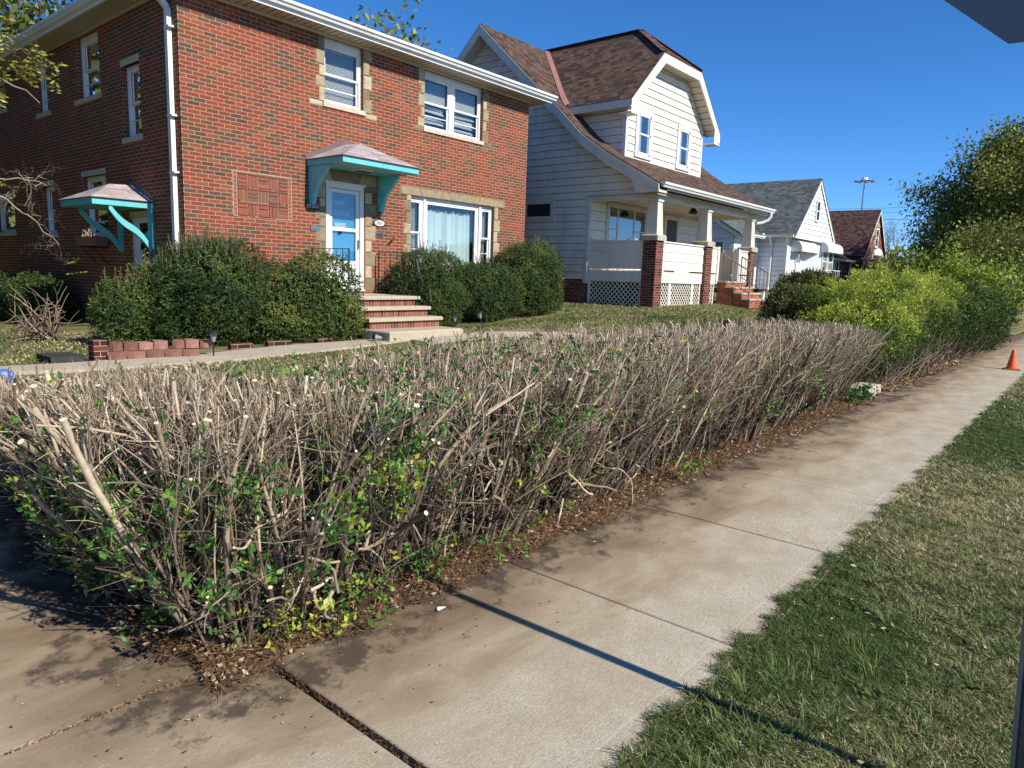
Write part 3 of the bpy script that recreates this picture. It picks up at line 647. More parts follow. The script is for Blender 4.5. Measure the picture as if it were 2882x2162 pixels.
litter(9000, 1.15, 4.5, 2.4, 2.95, .07, 'blade'); litter(9000, 4.5, 11.5, 2.4, 2.9, .09, 'blade')
litter(9000, 1.15, 4.8, 2.45, 3.6, .028, 'flake'); litter(11000, 4.8, 11.5, 2.45, 3.6, .034, 'flake'); litter(9000, 1.3, 6, 2.8, 4.1, .035, 'flake'); litter(3500, 1.1, 2.2, 3.0, 6.5, .04, 'flake'); litter(2500, 1.1, 2.2, 2.8, 6.5, .08, 'blade')
n = 700; x = rng.uniform(.3, 11, n)**1.0; y = rng.normal(2.35, .35, n); k = (y > 1.1) & (y < 4); x = x[k]; y = y[k]; n = len(x)
lt.leaves(np.stack([x, y, np.full(n, .008)], 1), nrm(rng.normal(0, 1, (n, 3))*np.array([1, 1, .08])), np.array([0, 0, 1.])+rng.normal(0, .15, (n, 3)), rng.uniform(.006, .024, n), rng.uniform(.003, .010, n), rng.uniform(.2, 1, n), .1)
for a, b, c in ((12.5, 20, 9000), (20, 30, 3000)):
    x = rng.uniform(a, b, c); y = rng.uniform(2.3, 3.0, c); k = y > 2.45+.06*np.sin(x*3); x = x[k]; y = y[k]; n = len(x)
    L = rng.uniform(.04, .1, n); lt.leaves(np.stack([x, y, np.full(n, .03)+ground(x, y)], 1), nrm(rng.normal(0, 1, (n, 3))*np.array([1, 1, .3])), np.array([0, 0, 1.])+rng.normal(0, .3, (n, 3)), L, L*.35, rng.uniform(.1, .95, n), .3)
tag(lt.build('leaf_litter', K['litter']), label='rusty dried grass and fallen leaves along the foot of the hedge', kind='stuff')
# debris in the wide joint
jd = NB(); n = 900; y = rng.uniform(1.08, 2.62, n)
jd.leaves(np.stack([1.475+rng.normal(0, .009, n), y, np.full(n, -.012)+rng.uniform(0, .012, n)], 1), nrm(rng.normal(0, 1, (n, 3))*np.array([.4, 1, .4])), rng.normal(0, 1, (n, 3)), .016, .006, rng.uniform(0, .5, n))
n = 260; x = rng.uniform(.5, 1.3, n)
jd.leaves(np.stack([x, 2.652+rng.normal(0, .007, n), np.full(n, -.004)], 1), nrm(rng.normal(0, 1, (n, 3))*np.array([1, .4, .4])), rng.normal(0, 1, (n, 3)), .018, .006, rng.uniform(.1, .8, n))
tag(jd.build('joint_debris', K['litter']), label='crumbly brown debris in the wide sidewalk joint', kind='stuff')

# ---- clipped shrubs
def shrub_fol(blobs, n, kind, tmean, seed, topspikes=0, pw=2.6, sides=0.):
    """blobs: (cx,cy,cz, rx,ry,rz, weight). Returns foliage NB and wood NB"""
    r = np.random.default_rng(seed); fo = NB(); wd = NB(); W_ = np.array([b[6] for b in blobs]); W_ = W_/W_.sum()
    for b, wt in zip(blobs, W_):
        m = int(n*wt); c = np.array(b[:3]); rad = np.array(b[3:6])
        d = nrm(r.normal(0, 1, (m, 3))); d = d/np.maximum((np.abs(d)**pw).sum(1, keepdims=True)**(1/pw), 1e-6)
        lump = 1+.17*(fbm(d[:, 0]*2+d[:, 2]*1.7, d[:, 1]*2-d[:, 2], 3.2, seed+1)-.5)*2+.09*(fbm(d[:, 0]*2-d[:, 2]*1.7, d[:, 1]*2+d[:, 2], 9, seed+2)-.5)*2
        sh = 1-np.abs(r.normal(0, .085, m)); P = c+d*rad*(lump*sh)[:, None]
        k = (P[:, 2] > ground(P[:, 0], P[:, 1])+.02) & ((sides == 0) | (r.random(m) > sides*np.clip(.9-d[:, 2]*1.4, 0, 1)*(.4+.9*fbm(P[:, 0]*1.1, P[:, 2]*2.2, 3, seed+8)))); P = P[k]; d = d[k]; m = len(P); sh = sh[k]
        n_ = nrm(d/rad); dr = nrm(n_*.7+np.array([0, 0, .55])+r.normal(0, .45, (m, 3)))
        per, L, wl = {'yew': (6, .045, .30), 'broad': (5, .034, .62), 'yellow': (5, .033, .6), 'wild': (5, .05, .55)}[kind]
        I = np.repeat(np.arange(m), per); t = np.tile(np.linspace(0, 1, per), m)[:, None]
        ax = nrm(dr[I]*.6+r.normal(0, .65, (m*per, 3))); s = L*r.uniform(.6, 1.35, m*per)
        cl = fbm(P[:, 0]*1.3+P[:, 2], P[:, 1]*1.3+P[:, 2]*1.1, 5, seed+5)
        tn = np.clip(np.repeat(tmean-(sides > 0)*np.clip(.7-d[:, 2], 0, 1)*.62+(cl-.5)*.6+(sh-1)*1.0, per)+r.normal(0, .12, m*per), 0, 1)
        fo.leaves(P[I]+dr[I]*t*L*1.3, ax, nrm(n_[I]+r.normal(0, .6, (m*per, 3))), s, s*wl, tn)
        # inner mass: larger leaves deeper in, tinted darker as if shaded
        mi = int(m*.5); d2 = nrm(r.normal(0, 1, (mi, 3))); P2 = c+d2*rad*r.uniform(.45, .84, mi)[:, None]; k = P2[:, 2] > ground(P2[:, 0], P2[:, 1]); P2 = P2[k]; mi = len(P2)
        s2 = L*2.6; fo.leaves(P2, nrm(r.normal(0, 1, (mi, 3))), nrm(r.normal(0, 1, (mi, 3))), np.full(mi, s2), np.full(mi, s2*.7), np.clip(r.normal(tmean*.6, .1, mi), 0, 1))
        # limbs from the foot
        q = 7; ft = np.tile(np.array([c[0], c[1], gz(c[0], c[1])-.03]), (q, 1))+r.normal(0, .04, (q, 3))*np.array([1, 1, 0]); tipp = c+nrm(r.normal(0, 1, (q, 3))+np.array([0, 0, .6]))*rad*.8
        PP = ft[:, None]+(tipp-ft)[:, None]*np.linspace(0, 1, 6)[None, :, None]+r.normal(0, .02, (q, 6, 3)); PP[:, 0] = ft
        wd.tubes(PP, np.linspace(.022, .007, 6)[None]*np.ones((q, 1)), 6, r.uniform(.2, .7, q))
        if topspikes:
            q = int(topspikes*wt*1.6)+1; a = r.uniform(0, 6.28, q); rr = np.sqrt(r.random(q))*.95
            bx = c+np.stack([np.cos(a)*rr*rad[0], np.sin(a)*rr*rad[1], np.sqrt(np.maximum(1-rr**2.6, .05))*rad[2]*.97], 1)
            Ls = r.uniform(.08, .34, q)*(1 if kind == 'yew' else .6); dd = nrm(np.array([0, 0, 1.])+r.normal(0, .15, (q, 3)))
            PP = bx[:, None]+dd[:, None]*Ls[:, None, None]*np.linspace(0, 1, 4)[None, :, None]
            wd.tubes(PP, np.full((q, 4), .0035), 4, r.uniform(.3, .6, q))
            pr = 16; I = np.repeat(np.arange(q), pr); t = np.tile(np.linspace(0, 1.0, pr), q)[:, None]
            fo.leaves(bx[I]+dd[I]*Ls[I][:, None]*t, nrm(dd[I]*.8+r.normal(0, .55, (q*pr, 3))), r.normal(0, 1, (q*pr, 3)), L*.95, L*wl, np.clip(r.normal(tmean+.2, .12, q*pr), 0, 1))
    return fo, wd
def shrub(name, base, blobs, n, kind, m, tmean, seed, label, cat='shrub', group=None, spikes=0, pw=2.6, sides=0.):
    fo, wd = shrub_fol(blobs, n, kind, tmean, seed, spikes, pw, sides)
    o = empty(name, base, label, cat, group, False); fo.shift(base); wd.shift(base)
    for b, nm, mt in ((fo, 'foliage', m), (wd, 'stems', K['bark'])):
        c = b.build(nm, mt); c.parent = o
    return o
FG = 'clipped shrubs along the brick house front'
g0 = lambda x, y: (x, y, gz(x, y))
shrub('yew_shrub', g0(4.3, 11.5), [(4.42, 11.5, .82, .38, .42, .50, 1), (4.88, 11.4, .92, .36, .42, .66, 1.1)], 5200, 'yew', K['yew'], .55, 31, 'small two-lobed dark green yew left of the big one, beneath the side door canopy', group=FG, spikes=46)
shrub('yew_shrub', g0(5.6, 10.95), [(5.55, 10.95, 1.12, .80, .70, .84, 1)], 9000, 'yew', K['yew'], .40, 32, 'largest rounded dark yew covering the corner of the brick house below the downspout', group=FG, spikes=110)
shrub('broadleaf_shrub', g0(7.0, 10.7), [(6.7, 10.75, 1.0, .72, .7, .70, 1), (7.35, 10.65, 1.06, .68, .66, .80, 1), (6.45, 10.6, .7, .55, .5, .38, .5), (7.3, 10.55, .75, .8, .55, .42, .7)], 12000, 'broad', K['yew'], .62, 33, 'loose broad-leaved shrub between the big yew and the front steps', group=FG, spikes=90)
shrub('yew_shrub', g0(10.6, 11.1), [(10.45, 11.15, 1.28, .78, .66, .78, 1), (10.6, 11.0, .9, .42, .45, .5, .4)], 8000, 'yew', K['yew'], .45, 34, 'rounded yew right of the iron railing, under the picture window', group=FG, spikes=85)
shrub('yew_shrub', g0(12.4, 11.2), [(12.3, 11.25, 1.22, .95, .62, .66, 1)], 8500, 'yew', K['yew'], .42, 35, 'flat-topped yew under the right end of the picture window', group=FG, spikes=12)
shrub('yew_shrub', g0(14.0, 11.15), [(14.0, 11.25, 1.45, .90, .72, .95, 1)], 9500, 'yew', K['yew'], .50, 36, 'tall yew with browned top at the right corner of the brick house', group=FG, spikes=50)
shrub('broadleaf_shrub', g0(4.9, 17.6), [(5.0, 17.6, .75, .55, 1.2, .5, 1), (4.9, 19.8, .75, .6, 1.2, .5, 1)], 6000, 'wild', K['yew'], .35, 37, 'low green shrub against the shaded side wall at the left edge', spikes=10)
# next hedges along the sidewalk
GY = 'untrimmed hedges further along the sidewalk'
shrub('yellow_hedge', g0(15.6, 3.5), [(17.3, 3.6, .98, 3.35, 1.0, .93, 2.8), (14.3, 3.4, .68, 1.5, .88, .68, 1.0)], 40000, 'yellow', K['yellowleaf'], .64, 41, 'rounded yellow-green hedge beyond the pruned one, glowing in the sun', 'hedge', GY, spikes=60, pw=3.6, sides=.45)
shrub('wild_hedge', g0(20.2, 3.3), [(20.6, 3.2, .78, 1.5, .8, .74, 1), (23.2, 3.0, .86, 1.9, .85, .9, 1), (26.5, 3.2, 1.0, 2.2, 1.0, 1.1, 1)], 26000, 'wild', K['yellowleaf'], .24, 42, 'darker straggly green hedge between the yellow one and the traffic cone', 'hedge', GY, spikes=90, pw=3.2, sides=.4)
shrub('rusty_shrub', g0(17.2, 5.4), [(17.0, 5.35, 1.25, .95, .7, .64, 1), (15.6, 5.1, 1.02, .9, .6, .55, .6)], 9000, 'wild', K['autumn'], .28, 43, 'brownish-green shrub behind the left end of the yellow hedge', group=None, spikes=90)
# bare woody front of the yellow hedge
def bare_stems(parent, base, x0, x1, y0, y1, n, H, lean, seed, leafn=0):
    r = np.random.default_rng(seed); nbx = NB(); x = r.uniform(x0, x1, n); y = r.uniform(y0, y1, n)
    d = nrm(np.stack([lean+r.normal(0, .25, n), -.25+r.normal(0, .2, n), np.ones(n)], 1)); k = 7
    P = walk(np.stack([x, y, ground(x, y)], 1), d, H*r.uniform(.6, 1.1, n), k, .12, n); nbx.tubes(P, np.linspace(.012, .004, k)[None]*r.uniform(.6, 1.2, (n, 1)), 4, r.uniform(.15, .8, n))
    nbx.shift(base); o = nbx.build('bare_stems', K['bark']); o.parent = parent
yh = [o for o in C.objects if o.name.startswith('yellow_hedge')][0]; bare_stems(yh, yh.location, 12.9, 19.0, 2.6, 3.1, 200, .9, .4, 51)
whh = [o for o in C.objects if o.name.startswith('wild_hedge')][0]; bare_stems(whh, whh.location, 19, 26, 2.5, 3.0, 90, .7, .3, 52)

# ---- trees by recursion
def tree(name, base, H, spread, trunk_r, leafmat, nleaf, lsize, tmean, seed, label, levels=4, first=.25, lean=(0, 0, 0), per=5, droop=0., cr=.5, group=None, cat='tree', density=1., upb=.25):
    r = random.Random(seed); rr = np.random.default_rng(seed); wd = MB(); tips = []
    def grow(p, d, L, rad, lev):
        pts = [p]; rads = [rad]; dd = Vector(d); q = Vector(p); n = 4
        for i in range(n):
            dd = (dd+Vector((r.gauss(0, .12), r.gauss(0, .12), r.gauss(0, .08)+upb*.12-droop*.1*lev))).normalized(); q = q+dd*L/n; pts.append(q.copy()); rads.append(rad*(1-.5*(i+1)/n))
        wd.tint = r.uniform(.1, .6); wd.tube(pts, rads, 7 if lev < 2 else 4, False)
        if lev >= levels: tips.append((pts[-1], dd, lev)); tips.append((pts[2], dd, lev)); return
        if lev >= levels-1: tips.append((pts[-1], dd, lev))
        k = per if lev else per+2
        for j in range(k):
            t = r.uniform(first if lev == 0 else .3, 1.); i = min(int(t*n), n-1); bp = pts[i].lerp(pts[i+1], t*n-i)
            a = r.uniform(0, 6.28) if lev else j*2.4+r.uniform(-.4, .4); side = Vector((math.cos(a), math.sin(a), 0)); side = (side-dd*side.dot(dd)).normalized()
            nd = (dd*(1-spread)+side*spread+Vector((0, 0, r.uniform(-.1, .3)))).normalized()
            grow(bp, nd, L*r.uniform(.5, .78)*(1.15-.35*t if lev == 0 else 1), rads[i]*r.uniform(.45, .65), lev+1)
    grow(Vector((0, 0, -.1)), Vector(lean)+Vector((0, 0, 1)), H*.62, trunk_r, 0)
    zm = max(t[0].z for t in tips)+cr*.8; sc_ = H/zm; wd.v = [(v[0]*sc_, v[1]*sc_, v[2]*sc_) for v in wd.v]; tips = [(t[0]*sc_, t[1], t[2]) for t in tips]
    o = empty(name, base, label, cat, group, False)
    t = link('trunk', wd.mesh('trunk', K['bark'])); t.parent = o
    if nleaf:
        T = np.array([tuple(x[0]) for x in tips]); n = nleaf; I = rr.integers(0, len(T), n)
        P = T[I]+np.clip(rr.normal(0, cr, (n, 3)), -1.7*cr, 1.7*cr)*np.array([1, 1, .8]); fo = NB(); cl = rr.normal(0, .16, len(T))
        ax = nrm(rr.normal(0, 1, (n, 3))+np.array([0, 0, -.2])); s = lsize*rr.uniform(.6, 1.4, n)
        fo.leaves(P, ax, nrm(rr.normal(0, 1, (n, 3))+np.array([0, 0, .6])), s, s*.55, np.clip(tmean+cl[I]+rr.normal(0, .1, n), 0, 1)); c = fo.build('crown', leafmat); c.parent = o
    return o
# ---------------------------------------------------------------- walls
def wall_holes(mb, u0, u1, z0, z1, holes, depth, d=0.):
    """wall in frame (u, d outward, z) with rectangular openings and reveals"""
    us = sorted({u0, u1, *[h[0] for h in holes], *[h[1] for h in holes]}); zs = sorted({z0, z1, *[h[2] for h in holes], *[h[3] for h in holes]})
    for a, b in zip(us, us[1:]):
        for c, e in zip(zs, zs[1:]):
            m = ((a+b)/2, (c+e)/2)
            if any(h[0] < m[0] < h[1] and h[2] < m[1] < h[3] for h in holes): continue
            mb.poly([(a, d, c), (b, d, c), (b, d, e), (a, d, e)])
    for (a, b, c, e) in holes:
        mb.poly([(a, d, c), (a, d-depth, c), (a, d-depth, e), (a, d, e)]); mb.poly([(b, d, c), (b, d, e), (b, d-depth, e), (b, d-depth, c)])
        mb.poly([(a, d, e), (a, d-depth, e), (b, d-depth, e), (b, d, e)]); mb.poly([(a, d, c), (b, d, c), (b, d-depth, c), (a, d-depth, c)])
def clip(poly, ax, lim, keep_hi):
    out = []
    for i in range(len(poly)):
        p, q = poly[i], poly[(i+1) % len(poly)]; a = (p[ax] >= lim) == keep_hi; b = (q[ax] >= lim) == keep_hi
        if a: out.append(p)
        if a != b and abs(q[ax]-p[ax]) > 1e-9:
            t = (lim-p[ax])/(q[ax]-p[ax]); out.append((p[0]+(q[0]-p[0])*t, p[1]+(q[1]-p[1])*t))
    return out
def lap(mb, poly, ex=.2, d0=0., out=.024, z0=None, gap=.011):
    """lap siding over polygon (u,z) in frame (u,d,z): each course tilts out to a real lower lip"""
    zmin = min(p[1] for p in poly) if z0 is None else z0; zmax = max(p[1] for p in poly); z = zmin
    while z < zmax-1e-4:
        b = clip(clip(poly, 1, z+gap, True), 1, z+ex, False)
        if len(b) >= 3:
            mb.poly([(u, d0+out*(1-(zz-z)/ex)+.002, zz) for u, zz in b])
            low = sorted(u for u, zz in b if abs(zz-z-gap) < 1e-6)
            if len(low) >= 2: mb.poly([(low[0], d0+out+.002, z+gap), (low[-1], d0+out+.002, z+gap), (low[-1], d0-.003, z+gap), (low[0], d0-.003, z+gap)])
        z += ex
def F_(W, s=-1):  return lambda u, d, z: (u, W+s*d, z)          # wall facing -Y
def L_(W, s=-1):  return lambda u, d, z: (W+s*d, u, z)          # wall facing -X

def window(parent, xf, u0, u1, z0, z1, d=-.09, kind='hung', trim=.055, inner=None, gl='glass', mt='white', name='window', head=0., bd=.45):
    """window unit inside opening: frame part with sash, pane, blind sub-parts. d: plane of the frame face"""
    fr = MB(xf); fr.box(u0, u0+trim, d-.06, d, z0, z1); fr.box(u1-trim, u1, d-.06, d, z0, z1)
    fr.box(u0+trim, u1-trim, d-.06, d, z1-trim-head, z1); fr.box(u0+trim, u1-trim, d-.06, d+.01, z0, z0+trim*.8)
    f = fr.build(name, K[mt], parent); a, b, c, e = u0+trim, u1-trim, z0+trim*.8, z1-trim-head
    sa = MB(xf); mid = (c+e)/2; s = .038
    def ring(a, b, c, e, d): sa.box(a, a+s, d-.025, d, c, e); sa.box(b-s, b, d-.025, d, c, e); sa.box(a+s, b-s, d-.025, d, e-s, e); sa.box(a+s, b-s, d-.025, d, c, c+s)
    if kind == 'hung':
        ring(a, b, mid-.02, e, d-.012); ring(a+.002, b-.002, c, mid+.02, d-.037)
        sa.box(a+s, b-s, d-.022, d-.014, c+(mid-c)*.45, c+(mid-c)*.45+.018)
    else: ring(a, b, c, e, d-.012)
    sa.build('sash', K[mt], f)
    gm = MB(xf); gm.poly([(a+.02, d-.045, c+.02), (b-.02, d-.045, c+.02), (b-.02, d-.045, e-.02), (a+.02, d-.045, e-.02)]); gm.build('pane', K[gl], f)
    if inner == 'blind_low':
        bl = MB(xf); z = c
        top = e
        bl.box(a+.03, b-.03, d-.13, d-.10, top-.06, top)
        z = top-.08
        while z > c+.06: bl.poly([(a+.03, d-.10, z-.016), (b-.05, d-.10, z-.016), (b-.05, d-.115, z+.004), (a+.03, d-.115, z+.004)]); z -= .024
        bl.build('blind', K['blind'], f)
    elif inner == 'blind_messy':
        bl = MB(xf); z = e-.05; k = 0
        while z > c+.08:
            t = random.uniform(-.006, .006) if z < mid else 0; w_ = random.uniform(0, .10) if z < mid else 0
            if not (z < mid and random.random() < .25): bl.poly([(a+.03, d-.10, z-.018+t), (b-.03-w_, d-.10, z-.018-t*3), (b-.03-w_, d-.115, z+.006), (a+.03, d-.115, z+.006)])
            z -= .027
        bl.build('blind', K['blind'], f)
    elif inner == 'blind_top':
        bl = MB(xf); bl.box(a+.02, b-.02, d-.12, d-.10, e-(e-c)*bd, e); bl.build('roller_blind', K['blind'], f)
    elif inner in ('sheer', 'curtain'):
        cu = MB(xf); n = 40; zt = e-.02
        if inner == 'curtain': zt = e-.13
        P = [(a+.01+(b-a-.02)*i/n, d-.16+.03*math.sin(i*1.35+math.sin(i*.7)*1.5)) for i in range(n+1)]
        for i in range(n):
            if inner == 'curtain' and i in (16,): continue
            z_t = zt+(.02*math.sin(i*1.1) if inner == 'curtain' else 0)
            cu.poly([(P[i][0], P[i][1], c), (P[i+1][0], P[i+1][1], c), (P[i+1][0], P[i+1][1]-.02, z_t), (P[i][0], P[i][1]-.02, z_t)], True)
        cu.build('curtain', K['curtain' if inner == 'curtain' else 'sheer'], f)
    return f
def stones(mb, rects, d=.012, gap=.012):
    """dressed stones (u0,u1,z0,z1) each a slightly proud pillow"""
    for (a, b, c, e) in rects:
        mb.tint = random.random(); dd = d+random.uniform(-.003, .008); a += gap/2; b -= gap/2; c += gap/2; e -= gap/2; q = .012
        mb.poly([(a+q, dd, c+q), (b-q, dd, c+q), (b-q, dd, e-q), (a+q, dd, e-q)])
        o = [(a, 0.003, c), (b, 0.003, c), (b, 0.003, e), (a, .003, e)]; i = [(a+q, dd, c+q), (b-q, dd, c+q), (b-q, dd, e-q), (a+q, dd, e-q)]
        for k in range(4): mb.poly([o[k], o[(k+1) % 4], i[(k+1) % 4], i[k]])
def quoins(side, u, z0, z1, w=(.13, .21), h=(.17, .29)):
    out = []; z = z0; k = random.randint(0, 1)
    while z < z1-.05:
        e = min(z+random.uniform(*h), z1)
        if z1-e < .08: e = z1
        ww = w[k % 2]; out.append((u-ww, u, z, e) if side < 0 else (u, u+ww, z, e)); z = e; k += 1
    return out
def mortar_back(mb, rects, d=.003):
    for (a, b, c, e) in rects: mb.poly([(a, d, c), (b, d, c), (b, d, e), (a, d, e)])
K['mortar'] = m_plain('pale_mortar', (.38, .27, .19), .9, .1, 20, .4)

# ================================================================ BRICK HOUSE
FW, SW, XR, YB = 12.0, 5.65, 14.65, 24.5
HB = empty('brick_house', (10, 12, gz(10, 12)), 'two-storey red and brown brick house with a turquoise canopy over its blue front door', 'house', 'houses in a row along the street')
fxf = F_(FW); lxf = L_(SW)
fh = [(8.44, 9.37, 4.83, 6.04), (11.03, 12.93, 4.81, 6.04), (10.67, 13.43, 1.78, 3.31), (8.46, 9.40, 1.22, 3.36)]
lh = [(15.24, 16.36, 4.84, 6.02), (13.50, 14.24, 3.90, 5.15), (18.02, 18.80, 4.84, 6.02), (21.05, 22.2, 5.25, 6.02), (15.22, 16.42, 2.15, 3.34), (18.10, 18.90, 2.24, 3.28), (20.98, 22.5, 2.30, 3.15), (13.40, 14.14, .45, 2.47)]
wl = MB(fxf); wall_holes(wl, SW, XR, -.2, 6.10, fh, .20)
wl.xf = lxf; wall_holes(wl, FW, YB, -.3, 6.10, lh, .20)
wl.xf = None; wl.poly([(XR, FW, 0), (XR, YB, 0), (XR, YB, 6.1), (XR, FW, 6.1)]); wl.poly([(SW, YB, -.3), (XR, YB, -.3), (XR, YB, 6.1), (SW, YB, 6.1)])
wall = wl.build('wall', K['brick'], HB)
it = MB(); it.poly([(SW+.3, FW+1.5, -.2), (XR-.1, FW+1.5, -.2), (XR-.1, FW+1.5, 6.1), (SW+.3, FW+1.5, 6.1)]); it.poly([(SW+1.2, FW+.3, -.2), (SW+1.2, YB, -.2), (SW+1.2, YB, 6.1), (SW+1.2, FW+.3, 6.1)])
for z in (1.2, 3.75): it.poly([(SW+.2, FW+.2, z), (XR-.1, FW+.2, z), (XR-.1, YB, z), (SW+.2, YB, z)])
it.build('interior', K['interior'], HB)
# roof, soffit, gutters
OV = .42; e0, e1, ey0, ey1 = SW-OV, XR+OV, FW-OV, YB+OV
rf = MB(); zr = 6.16; ry = (ey0+ey1)/2; rh = 1.9; hx = (e1-e0)/2; rz = zr+rh
A, B_, C_2, D_ = (e0, ey0, zr), (e1, ey0, zr), (e1, ey1, zr), (e0, ey1, zr); R1 = ((e0+e1)/2, ey0+hx, rz); R2 = ((e0+e1)/2, ey1-hx, rz)
for f in ([A, B_, R1], [B_, C_2, R2, R1], [C_2, D_, R2], [D_, A, R1, R2]): rf.poly(f)
roof = rf.build('roof', K['roof_brown'], HB)
so_ = MB()
def soffit_strip(mb, p, q, r_, s_, n, zt):   # ribbed vented panel between wall line p-q and eave line s_-r_
    for i in range(n):
        a, b = i/n, (i+.86)/n; c = (i+1)/n; L = lambda p, q, t: (p[0]+(q[0]-p[0])*t, p[1]+(q[1]-p[1])*t)
        mb.poly([(*L(p, q, a), zt), (*L(p, q, b), zt), (*L(s_, r_, b), zt), (*L(s_, r_, a), zt)])
        mb.poly([(*L(p, q, b), zt+.012), (*L(p, q, c), zt+.012), (*L(s_, r_, c), zt+.012), (*L(s_, r_, b), zt+.012)])
        mb.poly([(*L(p, q, b), zt), (*L(p, q, b), zt+.012), (*L(s_, r_, b), zt+.012), (*L(s_, r_, b), zt)])
soffit_strip(so_, (SW, FW), (XR+OV, FW), (XR+OV, ey0+.03), (SW, ey0+.03), 66, 6.07)
soffit_strip(so_, (SW, FW), (SW, YB), (e0+.03, YB), (e0+.03, FW), 86, 6.07)
so_.poly([(e0+.03, ey0+.03, 6.072), (SW, ey0+.03, 6.072), (SW, FW, 6.072), (e0+.03, FW, 6.072)]); so_.poly([(XR, FW, 6.073), (e1, FW, 6.073), (e1, YB, 6.073), (XR, YB, 6.073)])
so_.box(SW+.01, XR+.0, FW-.03, FW-.003, 6.02, 6.068); so_.box(SW-.03, SW-.003, FW-.03, YB, 6.02, 6.068)
so_.build('soffit', K['soffit'], HB)
fa = MB(); fa.box(e0, e1, ey0, ey0+.03, 6.06, 6.20); fa.box(e0, e0+.03, ey0+.03, YB, 6.06, 6.20); fa.box(e1-.03, e1, ey0+.03, YB, 6.06, 6.2); fa.build('fascia', K['white'], HB)
def gutter(mb, a, b, out, zt, h=.11, w=.11):
    """K-style gutter profile swept from a to b; out = outward unit (x,y)"""
    pr = [(0, 0), (0, -h), (w*.55, -h), (w*.72, -h*.62), (w, -h*.45), (w, 0), (w-.012, 0), (w-.012, -.01), (.01, -.01)]
    mb.extr([(a[0]+out[0]*u, a[1]+out[1]*u, zt+v) for u, v in pr], (b[0]-a[0], b[1]-a[1], 0))
gt = MB(); gutter(gt, (e0-.08, ey0-.003), (e1+.1, ey0-.003), (0, -1), 6.235); gutter(gt, (e0-.003, ey0-.003), (e0-.003, YB), (-1, 0), 6.235); gt.build('gutter', K['white'], HB)
ds = MB(); dy = 12.24; ds.box(SW-.085, SW-.012, dy-.05, dy+.05, .35, 5.75)
ds.bar((SW-.05, dy, 5.75), (SW-.36, dy, 6.04), .075, .09, (0, 1, 0)); ds.bar((SW-.36, dy, 6.03), (SW-.40, dy, 6.16), .075, .09, (0, 1, 0)); ds.bar((SW-.05, dy, .40), (SW-.25, dy-.1, .30), .075, .09)
dso = ds.build('downspout', K['white'], HB)
for z in (5.45, 4.07, 3.16): MB().box(SW-.093, SW-.004, dy-.12, dy+.062, z-.015, z+.015).build('strap', K['white'], dso)
# front windows
w1 = window(wall, fxf, 8.44, 9.37, 4.83, 6.04, inner='blind_low', head=.10)
for (a, b) in ((11.03, 11.93), (11.98, 12.93)): window(wall, fxf, a, b, 4.81, 6.04, inner='blind_messy', head=.09)
ml = MB(fxf); ml.box(11.93, 11.98, -.15, -.07, 4.81, 6.04); ml.build('mullion', K['white'], wall)
for (a, b, k) in ((10.67, 11.10, 'sheer'), (13.0, 13.43, 'sheer')): window(wall, fxf, a, b, 1.80, 3.28, inner=k)
window(wall, fxf, 11.16, 12.94, 1.80, 3.28, kind='fixed', inner='curtain', trim=.06, name='picture_window')
pf = MB(fxf); pf.box(11.10, 11.16, -.15, -.05, 1.8, 3.28); pf.box(12.94, 13.0, -.15, -.05, 1.8, 3.28); pf.box(10.67, 13.43, -.15, -.04, 3.28, 3.31); pf.build('window_frame', K['white'], wall)
for q in ((8.40, 9.41, -.19, .03, 4.745, 4.83), (11.0, 12.96, -.19, .03, 4.725, 4.81), (10.6, 13.5, -.19, .04, 1.70, 1.78)): MB(fxf).box(*q).build('sill', K['limestone'], HB)
# stone surrounds
SURR = []
def surround(rects, wd=None):
    global sn
    sn = MB(fxf); mortar_back(sn, [(a-.004, b+.004, c-.004, e+.004) for (a, b, c, e) in rects]); stones(sn, rects)
    if wd: wedge(*wd)
    SURR.append(sn.build('stone_surround', K['stone'], HB))
def wedge(us_b, us_t, z0, z1):
    for i in range(len(us_b)-1):
        sn.tint = random.random(); g_ = .006; d = .016+random.uniform(0, .006)
        o = [(us_b[i]+g_, d, z0), (us_b[i+1]-g_, d, z0), (us_t[i+1]-g_, d, z1), (us_t[i]+g_, d, z1)]; sn.poly(o)
        for k in range(4): p, q = o[k], o[(k+1) % 4]; sn.poly([p, q, (q[0], .002, q[2]), (p[0], .002, p[2])])
S0 = len(SURR); surround(quoins(-1, 8.44, 4.83, 6.02, (.12, .19)) + [(8.10, 8.39, 4.74, 4.83)]); surround(quoins(1, 9.37, 4.80, 6.02, (.14, .20)) + [(9.42, 9.71, 4.70, 4.80)])
surround(quoins(-1, 11.03, 4.81, 6.02, (.11, .18)) + [(10.72, 11.0, 4.73, 4.81)]); surround(quoins(1, 12.93, 4.78, 6.02, (.12, .19)) + [(12.97, 13.25, 4.68, 4.78)])
surround(quoins(-1, 10.67, 1.78, 3.32, (.12, .20)) + quoins(1, 13.43, 1.78, 3.32, (.14, .22)), ([10.36, 10.98, 11.95, 12.80, 13.50, 13.80], [10.36, 10.90, 11.80, 12.90, 13.58, 13.80], 3.325, 3.49))
surround(quoins(-1, 8.44, 1.22, 3.36, (.13, .22)) + quoins(1, 9.42, 1.22, 3.36, (.16, .27)), ([8.24, 8.62, 9.22, 9.70], [8.24, 8.52, 9.34, 9.70], 3.375, 3.58))
mb_ = MB(fxf); mb_.poly([(10.35, .0015, 3.32), (13.81, .0015, 3.32), (13.81, .0015, 3.495), (10.35, .0015, 3.495)]); mb_.build('mortar', K['mortar'], SURR[-2])
